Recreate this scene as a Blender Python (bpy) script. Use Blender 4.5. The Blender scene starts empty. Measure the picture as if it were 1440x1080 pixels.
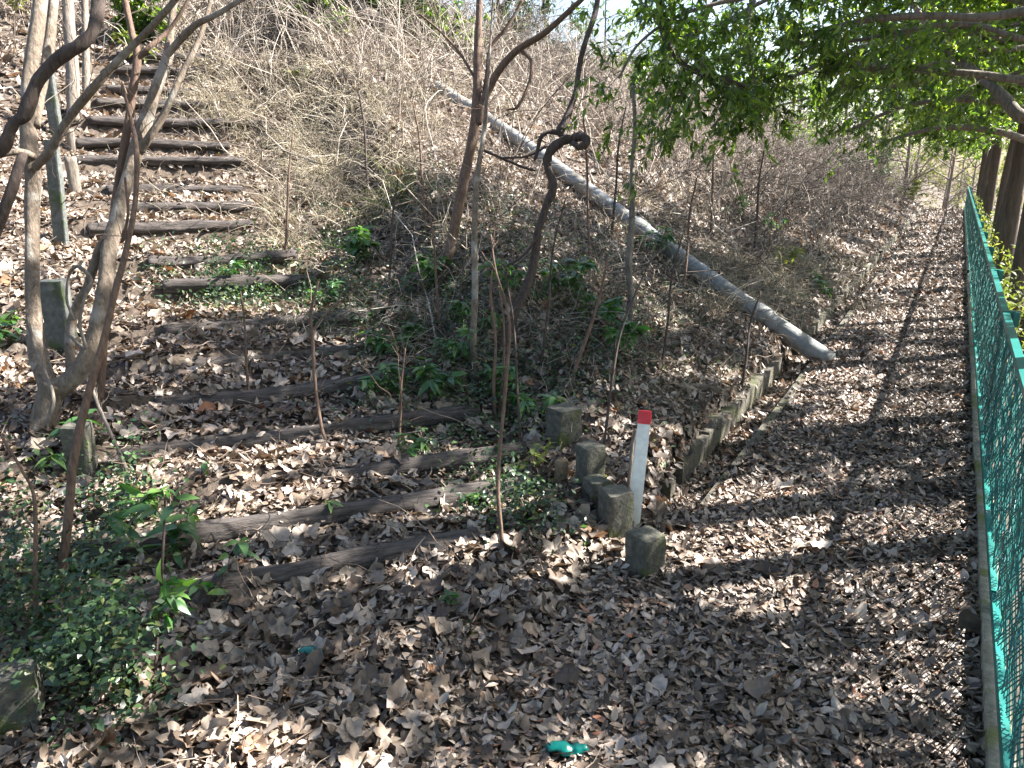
import bpy, math
import numpy as np
from mathutils import Vector, noise as mnoise
rng = np.random.default_rng(7)
SEED_ROW = 6
R = math.radians
sc = bpy.context.scene

# ------------------------------------------------------------------ camera, sky, sun, exposure
CAMZ, YAW, PITCH, FPX = 1.6, R(29.4), R(15.9), 1080.0
cd = bpy.data.cameras.new('camera'); cam = bpy.data.objects.new('camera', cd)
sc.collection.objects.link(cam); sc.camera = cam
cam.location = (0, 0, CAMZ); cam.rotation_euler = (math.pi/2 - PITCH, 0, YAW)
cd.sensor_width = 36; cd.lens = 36*FPX/1440; cd.clip_end = 2000; cd.clip_start = 0.05
SUN_AZ, SUN_EL = R(46), R(43)           # azimuth measured from +Y towards +X
w = bpy.data.worlds.new('World'); sc.world = w; w.use_nodes = True
nt = w.node_tree; bg = nt.nodes['Background']
sky = nt.nodes.new('ShaderNodeTexSky'); sky.sky_type = 'NISHITA'; sky.sun_disc = False
sky.sun_elevation = SUN_EL; sky.sun_rotation = SUN_AZ; sky.dust_density = 2.0; sky.air_density = 1.0
nt.links.new(sky.outputs[0], bg.inputs[0]); bg.inputs[1].default_value = 0.07
sl = bpy.data.lights.new('sun', 'SUN'); so = bpy.data.objects.new('sun', sl); sc.collection.objects.link(so)
sl.energy = 5.0; sl.angle = R(0.5); sl.color = (1.0, 0.955, 0.90)
sv = Vector((math.sin(SUN_AZ)*math.cos(SUN_EL), math.cos(SUN_AZ)*math.cos(SUN_EL), math.sin(SUN_EL)))
so.rotation_euler = sv.to_track_quat('Z', 'Y').to_euler(); so.location = (4, 4, 12)
sc.view_settings.view_transform = 'Standard'; sc.view_settings.look = 'None'
sc.view_settings.gamma = 1; sc.view_settings.exposure = 2.5
sc.render.resolution_x = 1024; sc.render.resolution_y = 768
sc.cycles.max_bounces = 6; sc.cycles.diffuse_bounces = 3; sc.cycles.glossy_bounces = 2
sc.cycles.transmission_bounces = 3; sc.cycles.transparent_max_bounces = 4
sc.cycles.use_denoising = True

# ------------------------------------------------------------------ helpers
Cw = np.array([0, 0, CAMZ])
Fv = np.array([-math.sin(YAW)*math.cos(PITCH), math.cos(YAW)*math.cos(PITCH), -math.sin(PITCH)])
Rv = np.array([math.cos(YAW), math.sin(YAW), 0.0])
Uv = np.cross(Rv, Fv)
def ray(x, y): return Fv + (x-720)/FPX*Rv + (540-y)/FPX*Uv
def P(x, y, d): return Cw + d*ray(x, y)
def sstep(x, a, b):
    q = np.clip((x-a)/(b-a), 0, 1); return q*q*(3-2*q)

SO = np.array([-1.66, 1.93]); SA = np.array([-.788, .616]); SB = np.array([.616, .788])   # stairs: origin, ascent, side
_ps = np.array([-9, -1, 0, 1, 2, 3.5, 5, 6.7, 8, 12, 16, 24])
_pz = np.array([-.25, -.02, .04, .20, .42, .78, 1.16, 1.66, 2.12, 3.85, 5.9, 9.0])
def bumps(X, Y):
    return (.05*np.sin(1.3*X+.7*Y+1)*np.sin(1.1*Y-.5*X) + .03*np.sin(3.1*X-2.3*Y+2)*np.sin(2.7*Y+1.9*X)
            + .012*np.sin(7.3*X+5.1*Y)*np.sin(6.1*Y-8.2*X+.5) + .006*np.sin(17*X+3*Y)*np.sin(15*Y-13*X))
STEPS = []
def tcen(s): return -.05-.50*sstep(s, 3.8, 5.2)
def H(X, Y):
    X = np.asarray(X, float); Y = np.asarray(Y, float)
    dx = X-SO[0]; dy = Y-SO[1]
    s = dx*SA[0]+dy*SA[1]; t = dx*SB[0]+dy*SB[1]
    zs = np.interp(s, _ps, _pz)
    if STEPS:
        st = np.array([q[0] for q in STEPS]); zz = np.array([q[1] for q in STEPS])
        zt = np.full_like(zs, -99.0)
        idx = np.searchsorted(st, s)
        lo = np.clip(idx-1, 0, len(st)-1); hi = np.clip(idx, 0, len(st)-1)
        f = np.where(hi > lo, (s-st[lo])/np.maximum(st[hi]-st[lo], 1e-6), 0)
        stepz = zz[lo]+(zz[hi]-zz[lo])*(.30*f+.70*sstep(f, .88, 1.0))
        inside = (s > st[0]) & (s < st[-1])
        k = np.where(inside, (1-sstep(np.abs(t-tcen(s)), 1.0, 1.35)), 0)
        zs = zs*(1-k)+stepz*k
    left = .30*sstep(-t, 1.3, 3.2)*sstep(s, -.4, 1.5) + .12*np.clip(-t-3, 0, 20)*sstep(s, 0, 3)
    wd = -X-1.10
    raw = .15+.34*wd+.10*np.clip(wd-1, 0, 30)*sstep(Y, 7, 12)+.07*np.clip(wd-.4, 0, 2)+.07*np.clip(wd-1, 0, 4)
    cap = 5.4+3.8*(1-sstep(Y, 9, 16)); hill = np.where(raw > cap-.8, cap-.8+.8*np.tanh((raw-cap+.8)/.8), raw)
    k = sstep(t, 1.05, 1.7)
    z = (zs+left)*(1-k)+np.maximum(hill, 0)*k
    z = z + bumps(X, Y)*sstep(-X, .9, 2.2)*sstep(-X, .9, 2.2)
    near = 1-sstep(s, -.2, .35)                              # flat ground in front of the stairs
    z = np.where(t > 1.0, z*(1-near*sstep(X, -1.6, -1.1)), z)
    path = .012*np.sin(1.7*Y+X)*np.sin(2*X)
    # path and ditch
    m = sstep(X, -1.165, -1.085)
    ditch = -.07*sstep(X, -1.15, -1.08)*(1-sstep(X, -.90, -.84))*sstep(Y, 3.25, 3.5)
    z = z*(1-m)+(path+0*z)*m + ditch
    z = z - .03*sstep(X, .27, .36) - .22*np.clip(X-.6, 0, 30)
    z = z - .11*np.clip(Y-33, 0, 30)*sstep(X, -9, -3) + 0
    return z
def N(X, Y, e=.03):
    n = np.stack([-(H(X+e, Y)-H(X-e, Y))/(2*e), -(H(X, Y+e)-H(X, Y-e))/(2*e), np.ones_like(np.asarray(X, float))], -1)
    return n/np.linalg.norm(n, axis=-1, keepdims=True)
def G(x, y, lift=0.0):
    r = ray(x, y); d = np.arange(1.0, 70, .01)
    q = Cw+d[:, None]*r
    hit = np.nonzero(q[:, 2] <= H(q[:, 0], q[:, 1])+lift)[0]
    i = hit[0] if len(hit) else len(d)-1
    return q[i]
def depth(p): return float(np.dot(np.asarray(p)-Cw, Fv))
def pix(p):
    q = np.asarray(p)-Cw; d = q@Fv
    return 720+FPX*(q@Rv)/d, 540-FPX*(q@Uv)/d

class MB:
    """collects geometry for ONE mesh object"""
    def __init__(s): s.V = []; s.Q = []; s.T = []; s.A = []; s.n = 0
    def add(s, V, Q=None, T=None, rnd=.5):
        V = np.asarray(V, float).reshape(-1, 3)
        s.V.append(V); s.A.append(np.broadcast_to(np.asarray(rnd, float), (len(V),)))
        if Q is not None and len(Q): s.Q.append(np.asarray(Q)+s.n)
        if T is not None and len(T): s.T.append(np.asarray(T)+s.n)
        s.n += len(V)
    def build(s, name, mat, parent=None, origin=None, smooth=True):
        V = np.concatenate(s.V); A = np.concatenate(s.A)
        o = np.zeros(3) if origin is None else np.asarray(origin, float)
        V = V-o
        Q = np.concatenate(s.Q) if s.Q else np.zeros((0, 4), int)
        T = np.concatenate(s.T) if s.T else np.zeros((0, 3), int)
        me = bpy.data.meshes.new(name)
        me.vertices.add(len(V)); me.vertices.foreach_set('co', V.astype(np.float32).ravel())
        me.loops.add(Q.size+T.size)
        me.loops.foreach_set('vertex_index', np.concatenate([Q.ravel(), T.ravel()]).astype(np.int32))
        me.polygons.add(len(Q)+len(T))
        ls = np.concatenate([np.arange(len(Q))*4, Q.size+np.arange(len(T))*3]).astype(np.int32)
        me.polygons.foreach_set('loop_start', ls)
        me.update(calc_edges=True)
        me.polygons.foreach_set('use_smooth', np.full(len(Q)+len(T), smooth))
        at = me.attributes.new('rnd', 'FLOAT', 'POINT'); at.data.foreach_set('value', A.astype(np.float32))
        me.materials.append(mat); me.update()
        ob = bpy.data.objects.new(name, me); sc.collection.objects.link(ob)
        if parent is not None: ob.parent = parent
        else: ob.location = o
        return ob

def empty(name, loc):
    o = bpy.data.objects.new(name, None); sc.collection.objects.link(o); o.location = [float(v) for v in loc]
    o.empty_display_size = .1; return o
def tag(o, label=None, cat=None, group=None, kind=None):
    if label: o['label'] = label
    if cat: o['category'] = cat
    if group: o['group'] = group
    if kind: o['kind'] = kind
    return o

def resample(pts, n):
    """Catmull-Rom through rows (x,y,z,r)"""
    p = np.asarray(pts, float)
    if len(p) == 2: return p[0]+(p[1]-p[0])*np.linspace(0, 1, n)[:, None]
    e = np.vstack([2*p[0]-p[1], p, 2*p[-1]-p[-2]])
    out = []
    for u in np.linspace(0, len(p)-1-1e-6, n):
        i = int(u); f = u-i; a, b, c, d = e[i:i+4]
        out.append(.5*((2*b)+(c-a)*f+(2*a-5*b+4*c-d)*f*f+(3*b-a-3*c+d)*f**3))
    out = np.array(out); out[:, 3] = np.maximum(out[:, 3], .0008)
    return out
def tube(mb, pr, sides=8, cap=True, lump=0.0, rnd=.5, seed=0, ridge=0.0):
    pr = np.asarray(pr, float); p = pr[:, :3]; r = pr[:, 3]; n = len(p)
    T = np.gradient(p, axis=0); T /= np.linalg.norm(T, axis=1, keepdims=True)+1e-9
    a = np.array([0, 0, 1.0]) if abs(T[0][2]) < .8 else np.array([1.0, 0, 0])
    V = np.zeros((n, sides, 3)); th = np.arange(sides)*2*math.pi/sides
    u = np.cross(T[0], a); u /= np.linalg.norm(u)
    for i in range(n):
        u = u-T[i]*np.dot(u, T[i]); u /= np.linalg.norm(u)+1e-9
        v = np.cross(T[i], u)
        rr = np.full(sides, r[i])
        if lump or ridge:
            for j in range(sides):
                q = Vector((math.cos(th[j])*1.3+seed, math.sin(th[j])*1.3, i*.22+seed))
                rr[j] *= 1+lump*mnoise.noise(q)*1.6+ridge*mnoise.noise(Vector((math.cos(th[j])*5, math.sin(th[j])*5+seed, i*.07)))*1.6
        V[i] = p[i]+np.outer(np.cos(th)*rr, u)+np.outer(np.sin(th)*rr, v)
    V = V.reshape(-1, 3)
    i = np.arange(n-1)[:, None]; j = np.arange(sides)[None]; j2 = (j+1) % sides
    Q = np.stack([i*sides+j, i*sides+j2, (i+1)*sides+j2, (i+1)*sides+j], -1).reshape(-1, 4)
    Tt = []
    if cap:
        V = np.vstack([V, p[0], p[-1]]); b = n*sides
        for q in range(sides):
            Tt.append((b, (q+1) % sides, q)); Tt.append((b+1, (n-1)*sides+q, (n-1)*sides+(q+1) % sides))
    mb.add(V, Q, Tt if cap else None, rnd)
def box(mb, c, size, rz=0, tilt=(0, 0), jitter=0.0, seg=1, rnd=.5, bevel=.0, seed=0):
    """box with chamfered edges and optional worn surface; c is the base centre"""
    sx, sy, sz = size; g = max(seg, 1)
    def face(o, a, b, na, nb):
        I, J = np.meshgrid(np.linspace(0, 1, na+1), np.linspace(0, 1, nb+1), indexing='ij')
        V = o+I[..., None]*a+J[..., None]*b
        k = np.arange((na+1)*(nb+1)).reshape(na+1, nb+1)
        return V.reshape(-1, 3), np.stack([k[:-1, :-1], k[1:, :-1], k[1:, 1:], k[:-1, 1:]], -1).reshape(-1, 4)
    m = .012 if bevel == 0 else bevel
    ex, ey, ez = np.eye(3)
    x0, x1, y0, y1, z0, z1 = -sx/2, sx/2, -sy/2, sy/2, 0, sz
    O = lambda x, y, z: np.array([x, y, z], float)
    F = [face(O(x0, y0, z1), ex*sx, ey*sy, g, g), face(O(x0, y1, z0), ex*sx, -ey*sy, g, g),
         face(O(x0, y0, z0), ex*sx, ez*sz, g, g), face(O(x1, y1, z0), -ex*sx, ez*sz, g, g),
         face(O(x1, y0, z0), ey*sy, ez*sz, g, g), face(O(x0, y1, z0), -ey*sy, ez*sz, g, g)]
    Vs = []; Qs = []; n = 0
    for V, Q in F: Vs.append(V); Qs.append(Q+n); n += len(V)
    V = np.concatenate(Vs); Q = np.concatenate(Qs)
    # round the edges: pull each point to a rounded box
    half = np.array([sx/2, sy/2, sz/2]); ctr = np.array([0, 0, sz/2])
    q = V-ctr; inner = np.clip(q, -(half-m), half-m); dlt = q-inner
    L = np.linalg.norm(dlt, axis=1, keepdims=True); V = ctr+inner+np.where(L > 1e-9, dlt/np.maximum(L, 1e-9)*np.minimum(L, m), 0)
    if jitter:
        for i in range(len(V)):
            nv = mnoise.noise_vector(Vector(V[i]*14+seed))+.5*mnoise.noise_vector(Vector(V[i]*40+seed))
            V[i] += np.array(nv)*jitter
    cx, sxn = math.cos(tilt[0]), math.sin(tilt[0]); V = V@np.array([[1, 0, 0], [0, cx, sxn], [0, -sxn, cx]])
    cy, sy_ = math.cos(tilt[1]), math.sin(tilt[1]); V = V@np.array([[cy, 0, -sy_], [0, 1, 0], [sy_, 0, cy]])
    cz, sz_ = math.cos(rz), math.sin(rz); V = V@np.array([[cz, sz_, 0], [-sz_, cz, 0], [0, 0, 1]])
    mb.add(V+np.asarray(c), Q, None, rnd)

def unit(a): return a/(np.linalg.norm(a, axis=-1, keepdims=True)+1e-9)
def batch_tubes(mb, pts, rad, sides=3, rnd=None):
    """pts (N,K,3), rad (N,K)"""
    n, K, _ = pts.shape
    T = unit(np.gradient(pts, axis=1))
    a = unit(rng.normal(size=(n, 1, 3))); u = unit(np.cross(T, a)); v = np.cross(T, u)
    th = np.arange(sides)*2*math.pi/sides
    V = pts[:, :, None]+rad[:, :, None, None]*(np.cos(th)[:, None]*u[:, :, None]+np.sin(th)[:, None]*v[:, :, None])
    base = (np.arange(n)*K*sides)[:, None, None]
    i = np.arange(K-1)[None, :, None]; j = np.arange(sides)[None, None]; j2 = (j+1) % sides
    Q = np.stack([base+i*sides+j, base+i*sides+j2, base+(i+1)*sides+j2, base+(i+1)*sides+j], -1).reshape(-1, 4)
    r = rng.random(n) if rnd is None else rnd
    mb.add(V.reshape(-1, 3), Q, None, np.repeat(r, K*sides))
def twig_pts(P0, D, L, bend, K=5, wig=.05):
    n = len(P0); tau = np.linspace(0, 1, K)[None, :, None]; L = np.asarray(L).reshape(n, 1, 1)
    p = P0[:, None]+D[:, None]*L*tau+bend[:, None]*L*tau**2
    wv = rng.normal(size=(n, K, 3))*wig*L; wv[:, 0] = 0
    return p+wv
def batch_leaves(mb, P0, A, Nn, L, W, curl=.3, fold=.3, rows=4, rnd=None, shape='ovate', twist=0.0):
    """leaves growing from P0 along A with upper side Nn"""
    n = len(P0); A = unit(A); S = unit(np.cross(A, Nn)); Nn = np.cross(S, A)
    v = np.linspace(0, 1, rows+1)
    if shape == 'ovate': wd = np.sin(np.pi*np.clip(v, 0, 1)**.8)**.8
    elif shape == 'lance': wd = np.sin(np.pi*v**.75)**1.0*.9
    else: wd = np.full_like(v, 1.0)*(1-v**3)
    wd = np.maximum(wd, .04)
    L = np.broadcast_to(np.asarray(L, float), (n,)); W = np.broadcast_to(np.asarray(W, float), (n,))
    c = np.broadcast_to(np.asarray(curl, float), (n,)); f = np.broadcast_to(np.asarray(fold, float), (n,))
    tw = twist*rng.normal(size=n)
    ang = c[:, None]*2*v[None]
    al = np.where(np.abs(ang) > 1e-3, np.sin(ang)/np.maximum(np.abs(2*c[:, None]), 1e-3)*np.sign(ang+1e-12)*np.sign(1), v[None])
    al = np.where(c[:, None] < 0, np.abs(al), al)
    up = (1-np.cos(ang))/np.where(np.abs(c[:, None]) > 1e-3, 2*c[:, None], 1e9)
    V = np.zeros((n, rows+1, 3, 3))
    for k, u in enumerate((-1, 0, 1)):
        a2 = tw[:, None]*v[None]*u
        side = wd[None]*W[:, None]*.5*u
        V[:, :, k] = (P0[:, None]+A[:, None]*(al*L[:, None])[..., None]
                      + S[:, None]*(side*np.cos(f)[:, None])[..., None]
                      + Nn[:, None]*(up*L[:, None]+np.abs(side)*np.sin(f)[:, None]+a2*W[:, None]*.5)[..., None])
    b = (np.arange(n)*(rows+1)*3)[:, None, None]; i = np.arange(rows)[None, :, None]; j = np.arange(2)[None, None]
    Q = np.stack([b+i*3+j, b+i*3+j+1, b+(i+1)*3+j+1, b+(i+1)*3+j], -1).reshape(-1, 4)
    r = rng.random(n) if rnd is None else rnd
    mb.add(V.reshape(-1, 3), Q, None, np.repeat(r, (rows+1)*3))
def lobed_leaves(mb, P0, A, Nn, L, rnd=None, lobes=5, crum=.22, K=20):
    """big crumpled palmate leaves"""
    n = len(P0); A = unit(A); S = unit(np.cross(A, Nn)); Nn = np.cross(S, A)
    th = np.linspace(0, 2*math.pi, K, endpoint=False)[None]
    ph = rng.random((n, 1))*.4
    r = .46+.10*np.cos(lobes*th+ph)*rng.uniform(.0, 1.3, (n, 1))+.03*np.cos(11*th+ph*9)+.022*rng.normal(size=(n, K))
    r = r*(1-.35*rng.random((n, 1))*np.sin(th)**2)
    r = r*(1-.35*np.exp(-((th-math.pi)/.35)**2))
    rings = [.36, .70, 1.0]
    c1 = rng.uniform(0, 6.28, (n, 1)); c2 = rng.uniform(0, 6.28, (n, 1)); a1 = rng.uniform(.3, 1.0, (n, 1))*crum
    cup = rng.uniform(-.35, .4, (n, 1)); nz = rng.normal(size=(n, K))*.035
    V = np.zeros((n, 1+3*K, 3)); V[:, 0] = P0
    L = np.broadcast_to(np.asarray(L, float), (n,))
    roll = rng.uniform(0, .9, (n, 1)); ra = rng.uniform(0, 6.28, (n, 1))
    for g, q in enumerate(rings):
        x = np.cos(th)*r*q; y = np.sin(th)*r*q
        z = a1*np.sin(2*th+c1)*q*q*.55+a1*.5*np.sin(5*th+c2)*q**2*.6+cup*q*q*.35+nz*q
        d = x*np.cos(ra)+y*np.sin(ra)
        z = z+roll*np.clip(d-.05, 0, 1)**1.3*1.1
        V[:, 1+g*K:1+(g+1)*K] = P0[:, None]+L[:, None, None]*(A[:, None]*x[..., None]+S[:, None]*y[..., None]+Nn[:, None]*z[..., None])
    b = (np.arange(n)*(1+3*K))[:, None]; j = np.arange(K)[None]; j2 = (j+1) % K
    T = np.stack([b+0*j, b+1+j, b+1+j2], -1).reshape(-1, 3); Q = []
    for g in range(2):
        o = 1+g*K
        Q.append(np.stack([b+o+j, b+o+K+j, b+o+K+j2, b+o+j2], -1).reshape(-1, 4))
    rr = rng.random(n) if rnd is None else rnd
    mb.add(V.reshape(-1, 3), np.concatenate(Q), T, np.repeat(rr, 1+3*K))

# ------------------------------------------------------------------ materials
def newmat(name):
    m = bpy.data.materials.new(name); m.use_nodes = True
    return m, m.node_tree.nodes, m.node_tree.links, m.node_tree.nodes['Principled BSDF']
def ramp(nodes, stops, interp='LINEAR'):
    r = nodes.new('ShaderNodeValToRGB'); r.color_ramp.interpolation = interp
    el = r.color_ramp.elements
    while len(el) < len(stops): el.new(.5)
    for e, (p, c) in zip(el, stops): e.position = p; e.color = (*c, 1)
    return r
def leafmat(name, stops, trans=.0, tcol=None, rough=.6, vein=25, spec=.4, var=.35):
    m, n, l, b = newmat(name)
    a = n.new('ShaderNodeAttribute'); a.attribute_name = 'rnd'
    r = ramp(n, stops); l.new(a.outputs['Fac'], r.inputs[0])
    tc = n.new('ShaderNodeTexCoord'); nz = n.new('ShaderNodeTexNoise'); nz.inputs['Scale'].default_value = vein; nz.inputs['Detail'].default_value = 5
    l.new(tc.outputs['Object'], nz.inputs['Vector'])
    mx = n.new('ShaderNodeMix'); mx.data_type = 'RGBA'; mx.blend_type = 'MULTIPLY'; mx.inputs[0].default_value = 1
    mr = n.new('ShaderNodeMapRange'); mr.inputs[1].default_value = .3; mr.inputs[2].default_value = .7; mr.inputs[3].default_value = 1-var; mr.inputs[4].default_value = 1+var*.6
    l.new(nz.outputs[0], mr.inputs[0]); l.new(r.outputs[0], mx.inputs[6]); l.new(mr.outputs[0], mx.inputs[7])
    n3 = n.new('ShaderNodeTexNoise'); n3.inputs['Scale'].default_value = 1.7; n3.inputs['Detail'].default_value = 3; l.new(tc.outputs['Object'], n3.inputs['Vector'])
    r3 = n.new('ShaderNodeMapRange'); r3.inputs[1].default_value = .32; r3.inputs[2].default_value = .68; r3.inputs[3].default_value = .68; r3.inputs[4].default_value = 1.22
    ml_ = n.new('ShaderNodeMath'); ml_.operation = 'MULTIPLY'; l.new(n3.outputs[0], r3.inputs[0]); l.new(mr.outputs[0], ml_.inputs[0]); l.new(r3.outputs[0], ml_.inputs[1]); l.new(ml_.outputs[0], mx.inputs[7])
    l.new(mx.outputs[2], b.inputs['Base Color']); b.inputs['Roughness'].default_value = rough
    b.inputs['Specular IOR Level'].default_value = spec
    if trans:
        t = n.new('ShaderNodeBsdfTranslucent')
        if tcol:
            m2 = n.new('ShaderNodeMix'); m2.data_type = 'RGBA'; m2.blend_type = 'MULTIPLY'; m2.inputs[0].default_value = 1
            l.new(mx.outputs[2], m2.inputs[6]); m2.inputs[7].default_value = (*tcol, 1); l.new(m2.outputs[2], t.inputs[0])
        else: l.new(mx.outputs[2], t.inputs[0])
        ms = n.new('ShaderNodeMixShader'); ms.inputs[0].default_value = trans
        l.new(b.outputs[0], ms.inputs[1]); l.new(t.outputs[0], ms.inputs[2])
        l.new(ms.outputs[0], n['Material Output'].inputs['Surface'])
    return m
def barkmat(name, c0, c1, scale=(14, 14, 4), bump=.5, rough=.85, patch=None):
    m, n, l, b = newmat(name)
    tc = n.new('ShaderNodeTexCoord'); mp = n.new('ShaderNodeMapping'); mp.inputs['Scale'].default_value = scale
    l.new(tc.outputs['Object'], mp.inputs[0])
    nz = n.new('ShaderNodeTexNoise'); nz.inputs['Scale'].default_value = 3; nz.inputs['Detail'].default_value = 8; nz.inputs['Roughness'].default_value = .7
    l.new(mp.outputs[0], nz.inputs['Vector'])
    r = ramp(n, [(.32, c0), (.68, c1)]); l.new(nz.outputs[0], r.inputs[0]); src = r.outputs[0]
    if patch:
        n2 = n.new('ShaderNodeTexNoise'); n2.inputs['Scale'].default_value = 7; n2.inputs['Detail'].default_value = 4; l.new(tc.outputs['Object'], n2.inputs['Vector'])
        r2 = ramp(n, [(.52, (0, 0, 0)), (.62, (1, 1, 1))]); l.new(n2.outputs[0], r2.inputs[0])
        mx = n.new('ShaderNodeMix'); mx.data_type = 'RGBA'; l.new(r2.outputs[0], mx.inputs[0]); l.new(src, mx.inputs[6]); mx.inputs[7].default_value = (*patch, 1); src = mx.outputs[2]
    l.new(src, b.inputs['Base Color']); b.inputs['Roughness'].default_value = rough
    bp = n.new('ShaderNodeBump'); bp.inputs['Strength'].default_value = bump; bp.inputs['Distance'].default_value = .02
    l.new(nz.outputs[0], bp.inputs['Height']); l.new(bp.outputs[0], b.inputs['Normal'])
    return m
def plainmat(name, c, rough=.5, metal=0, bump=0, scale=40, var=.25, spec=.5):
    m, n, l, b = newmat(name)
    tc = n.new('ShaderNodeTexCoord'); nz = n.new('ShaderNodeTexNoise'); nz.inputs['Scale'].default_value = scale; nz.inputs['Detail'].default_value = 6
    l.new(tc.outputs['Object'], nz.inputs['Vector'])
    c = np.array(c); r = ramp(n, [(.3, tuple(c*(1-var))), (.7, tuple(np.minimum(c*(1+var*.5), 1)))]); l.new(nz.outputs[0], r.inputs[0])
    l.new(r.outputs[0], b.inputs['Base Color']); b.inputs['Roughness'].default_value = rough; b.inputs['Metallic'].default_value = metal
    b.inputs['Specular IOR Level'].default_value = spec
    if bump:
        bp = n.new('ShaderNodeBump'); bp.inputs['Strength'].default_value = bump; bp.inputs['Distance'].default_value = .004
        l.new(nz.outputs[0], bp.inputs['Height']); l.new(bp.outputs[0], b.inputs['Normal'])
    return m
M = {}
M['soil'] = barkmat('soil', (.035, .025, .018), (.12, .09, .065), (6, 6, 6), 1.0, .95)
M['litter'] = leafmat('dry_leaf', [(0, (.05, .034, .024)), (.25, (.14, .10, .07)), (.6, (.29, .23, .175)), (.95, (.46, .39, .33)), (.985, (.38, .22, .11)), (1, (.30, .12, .05))], .15, (1, .75, .5), .55, 35, .5, .4)
M['litter_path'] = leafmat('path_leaf', [(0, (.045, .032, .023)), (.35, (.145, .105, .076)), (.7, (.30, .235, .18)), (.95, (.44, .36, .30)), (1, (.34, .14, .07))], .08, (1, .8, .6), .5, 35, .5, .4)
M['canopy'] = leafmat('evergreen_leaf', [(0, (.04, .08, .024)), (.5, (.085, .15, .035)), (.85, (.14, .22, .045)), (1, (.24, .29, .05))], .5, (1.9, 2.0, .6), .32, 9, .6, .25)
M['ivy'] = leafmat('ivy_leaf', [(0, (.016, .036, .018)), (.6, (.038, .078, .03)), (.9, (.09, .15, .05)), (1, (.2, .2, .07))], .25, (1.3, 1.6, .6), .4, 25, .5, .25)
M['plant'] = leafmat('plant_leaf', [(0, (.04, .10, .035)), (.6, (.07, .17, .05)), (1, (.15, .25, .06))], .4, (1.4, 1.8, .6), .3, 15, .6, .2)
M['yellowgreen'] = leafmat('bright_leaf', [(0, (.09, .12, .03)), (.6, (.18, .22, .05)), (1, (.34, .32, .10))], .4, (1.4, 1.5, .6), .5, 15, .4, .2)
M['straw'] = leafmat('straw', [(0, (.20, .16, .10)), (.5, (.42, .36, .25)), (1, (.62, .56, .44))], .2, None, .6, 20, .3, .3)
M['twig'] = leafmat('dry_twig', [(0, (.06, .04, .03)), (.5, (.16, .115, .085)), (1, (.34, .27, .21))], 0, None, .8, 30, .2, .3)
M['thicket'] = leafmat('thicket_twig', [(0, (.045, .035, .03)), (.4, (.14, .11, .09)), (.7, (.28, .23, .19)), (1, (.55, .49, .41))], 0, None, .8, 30, .2, .3)
M['bark_pale'] = barkmat('pale_bark', (.085, .062, .044), (.24, .19, .14), (20, 20, 9), .8, .85, (.29, .26, .22))
M['bark_red'] = barkmat('red_bark', (.06, .036, .025), (.19, .12, .08), (24, 24, 5), .5)
M['bark_dark'] = barkmat('dark_bark', (.028, .019, .015), (.10, .07, .055), (20, 20, 6), .8)
M['bark_grey'] = barkmat('grey_bark', (.08, .065, .05), (.26, .22, .18), (18, 18, 3), .7, .9)
M['bark_row'] = barkmat('row_bark', (.04, .028, .02), (.14, .10, .07), (26, 26, 2), 1.0, .9)
M['log'] = barkmat('log_bark', (.011, .009, .008), (.12, .10, .088), (3, 17, 17), 1.0, .9)
_n = M['log'].node_tree; _m1 = [q for q in _n.nodes if q.type == 'MAPPING'][0]; _m0 = _n.nodes.new('ShaderNodeMapping'); _m0.inputs['Rotation'].default_value = (0, 0, -R(52))
_tc = [q for q in _n.nodes if q.type == 'TEX_COORD'][0]; _n.links.new(_tc.outputs['Object'], _m0.inputs[0]); _n.links.new(_m0.outputs[0], _m1.inputs[0])
M['cutwood'] = plainmat('cut_wood', (.22, .15, .09), .9, 0, .5, 60, .4)
M['concrete'] = barkmat('mossy_concrete', (.035, .036, .028), (.16, .15, .115), (9, 9, 9), .9, .92, (.07, .085, .025))
M['post'] = barkmat('dark_concrete', (.05, .055, .05), (.13, .14, .13), (9, 9, 9), .6, .9, (.05, .07, .03))
M['kerb'] = barkmat('kerb_concrete', (.04, .037, .03), (.14, .125, .095), (8, 8, 8), .9, .95, (.075, .078, .035))
M['pipe'] = barkmat('pipe_plastic', (.14, .145, .14), (.30, .31, .30), (5, 5, 5), .2, .5, (.20, .175, .13))
M['pipeband'] = plainmat('pipe_collar', (.22, .225, .215), .5, 0, .2, 30, .2)
M['white'] = plainmat('white_stake', (.80, .77, .68), .5, 0, .3, 30, .16)
M['red'] = plainmat('red_cap', (.62, .025, .035), .35, 0, .1, 25, .12)
M['fence'] = plainmat('green_wire', (.014, .14, .125), .4, 0, 0, 10, .15)
M['fence'].node_tree.nodes['Principled BSDF'].inputs['Roughness'].default_value = .35
M['rail'] = plainmat('green_rail', (.008, .15, .13), .35, 0, .1, 6, .25)
M['plastic'] = plainmat('green_plastic', (.0, .13, .11), .25, 0, 0, 20, .3)

# ------------------------------------------------------------------ log step positions (needed by the terrain)
def st_of(p): d = np.asarray(p[:2])-SO; return float(d@SA), float(d@SB)
LOGY = [(300, 822), (300, 747), (300, 680), (300, 612), (300, 548), (300, 497), (300, 448), (300, 402), (300, 362), (300, 322), (270, 287), (240, 258), (240, 230), (240, 202), (280, 178),
        (230, 148), (210, 122), (205, 100), (205, 80)]
_st = []
for (lx, ly) in LOGY:
    s_, t_ = st_of(G(lx, ly)); _st.append((s_, float(np.interp(s_, _ps, _pz))))
_st = sorted(_st)
STEPS = [_st[0]]
for q in _st[1:]:
    if q[0]-STEPS[-1][0] > .22: STEPS.append(q)
print('STEPS', [(round(a, 2), round(b, 2)) for a, b in STEPS])
def SP(s, t, z=None):
    p = SO+SA*s+SB*t
    return np.array([p[0], p[1], float(H(p[0], p[1])) if z is None else z])

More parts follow.
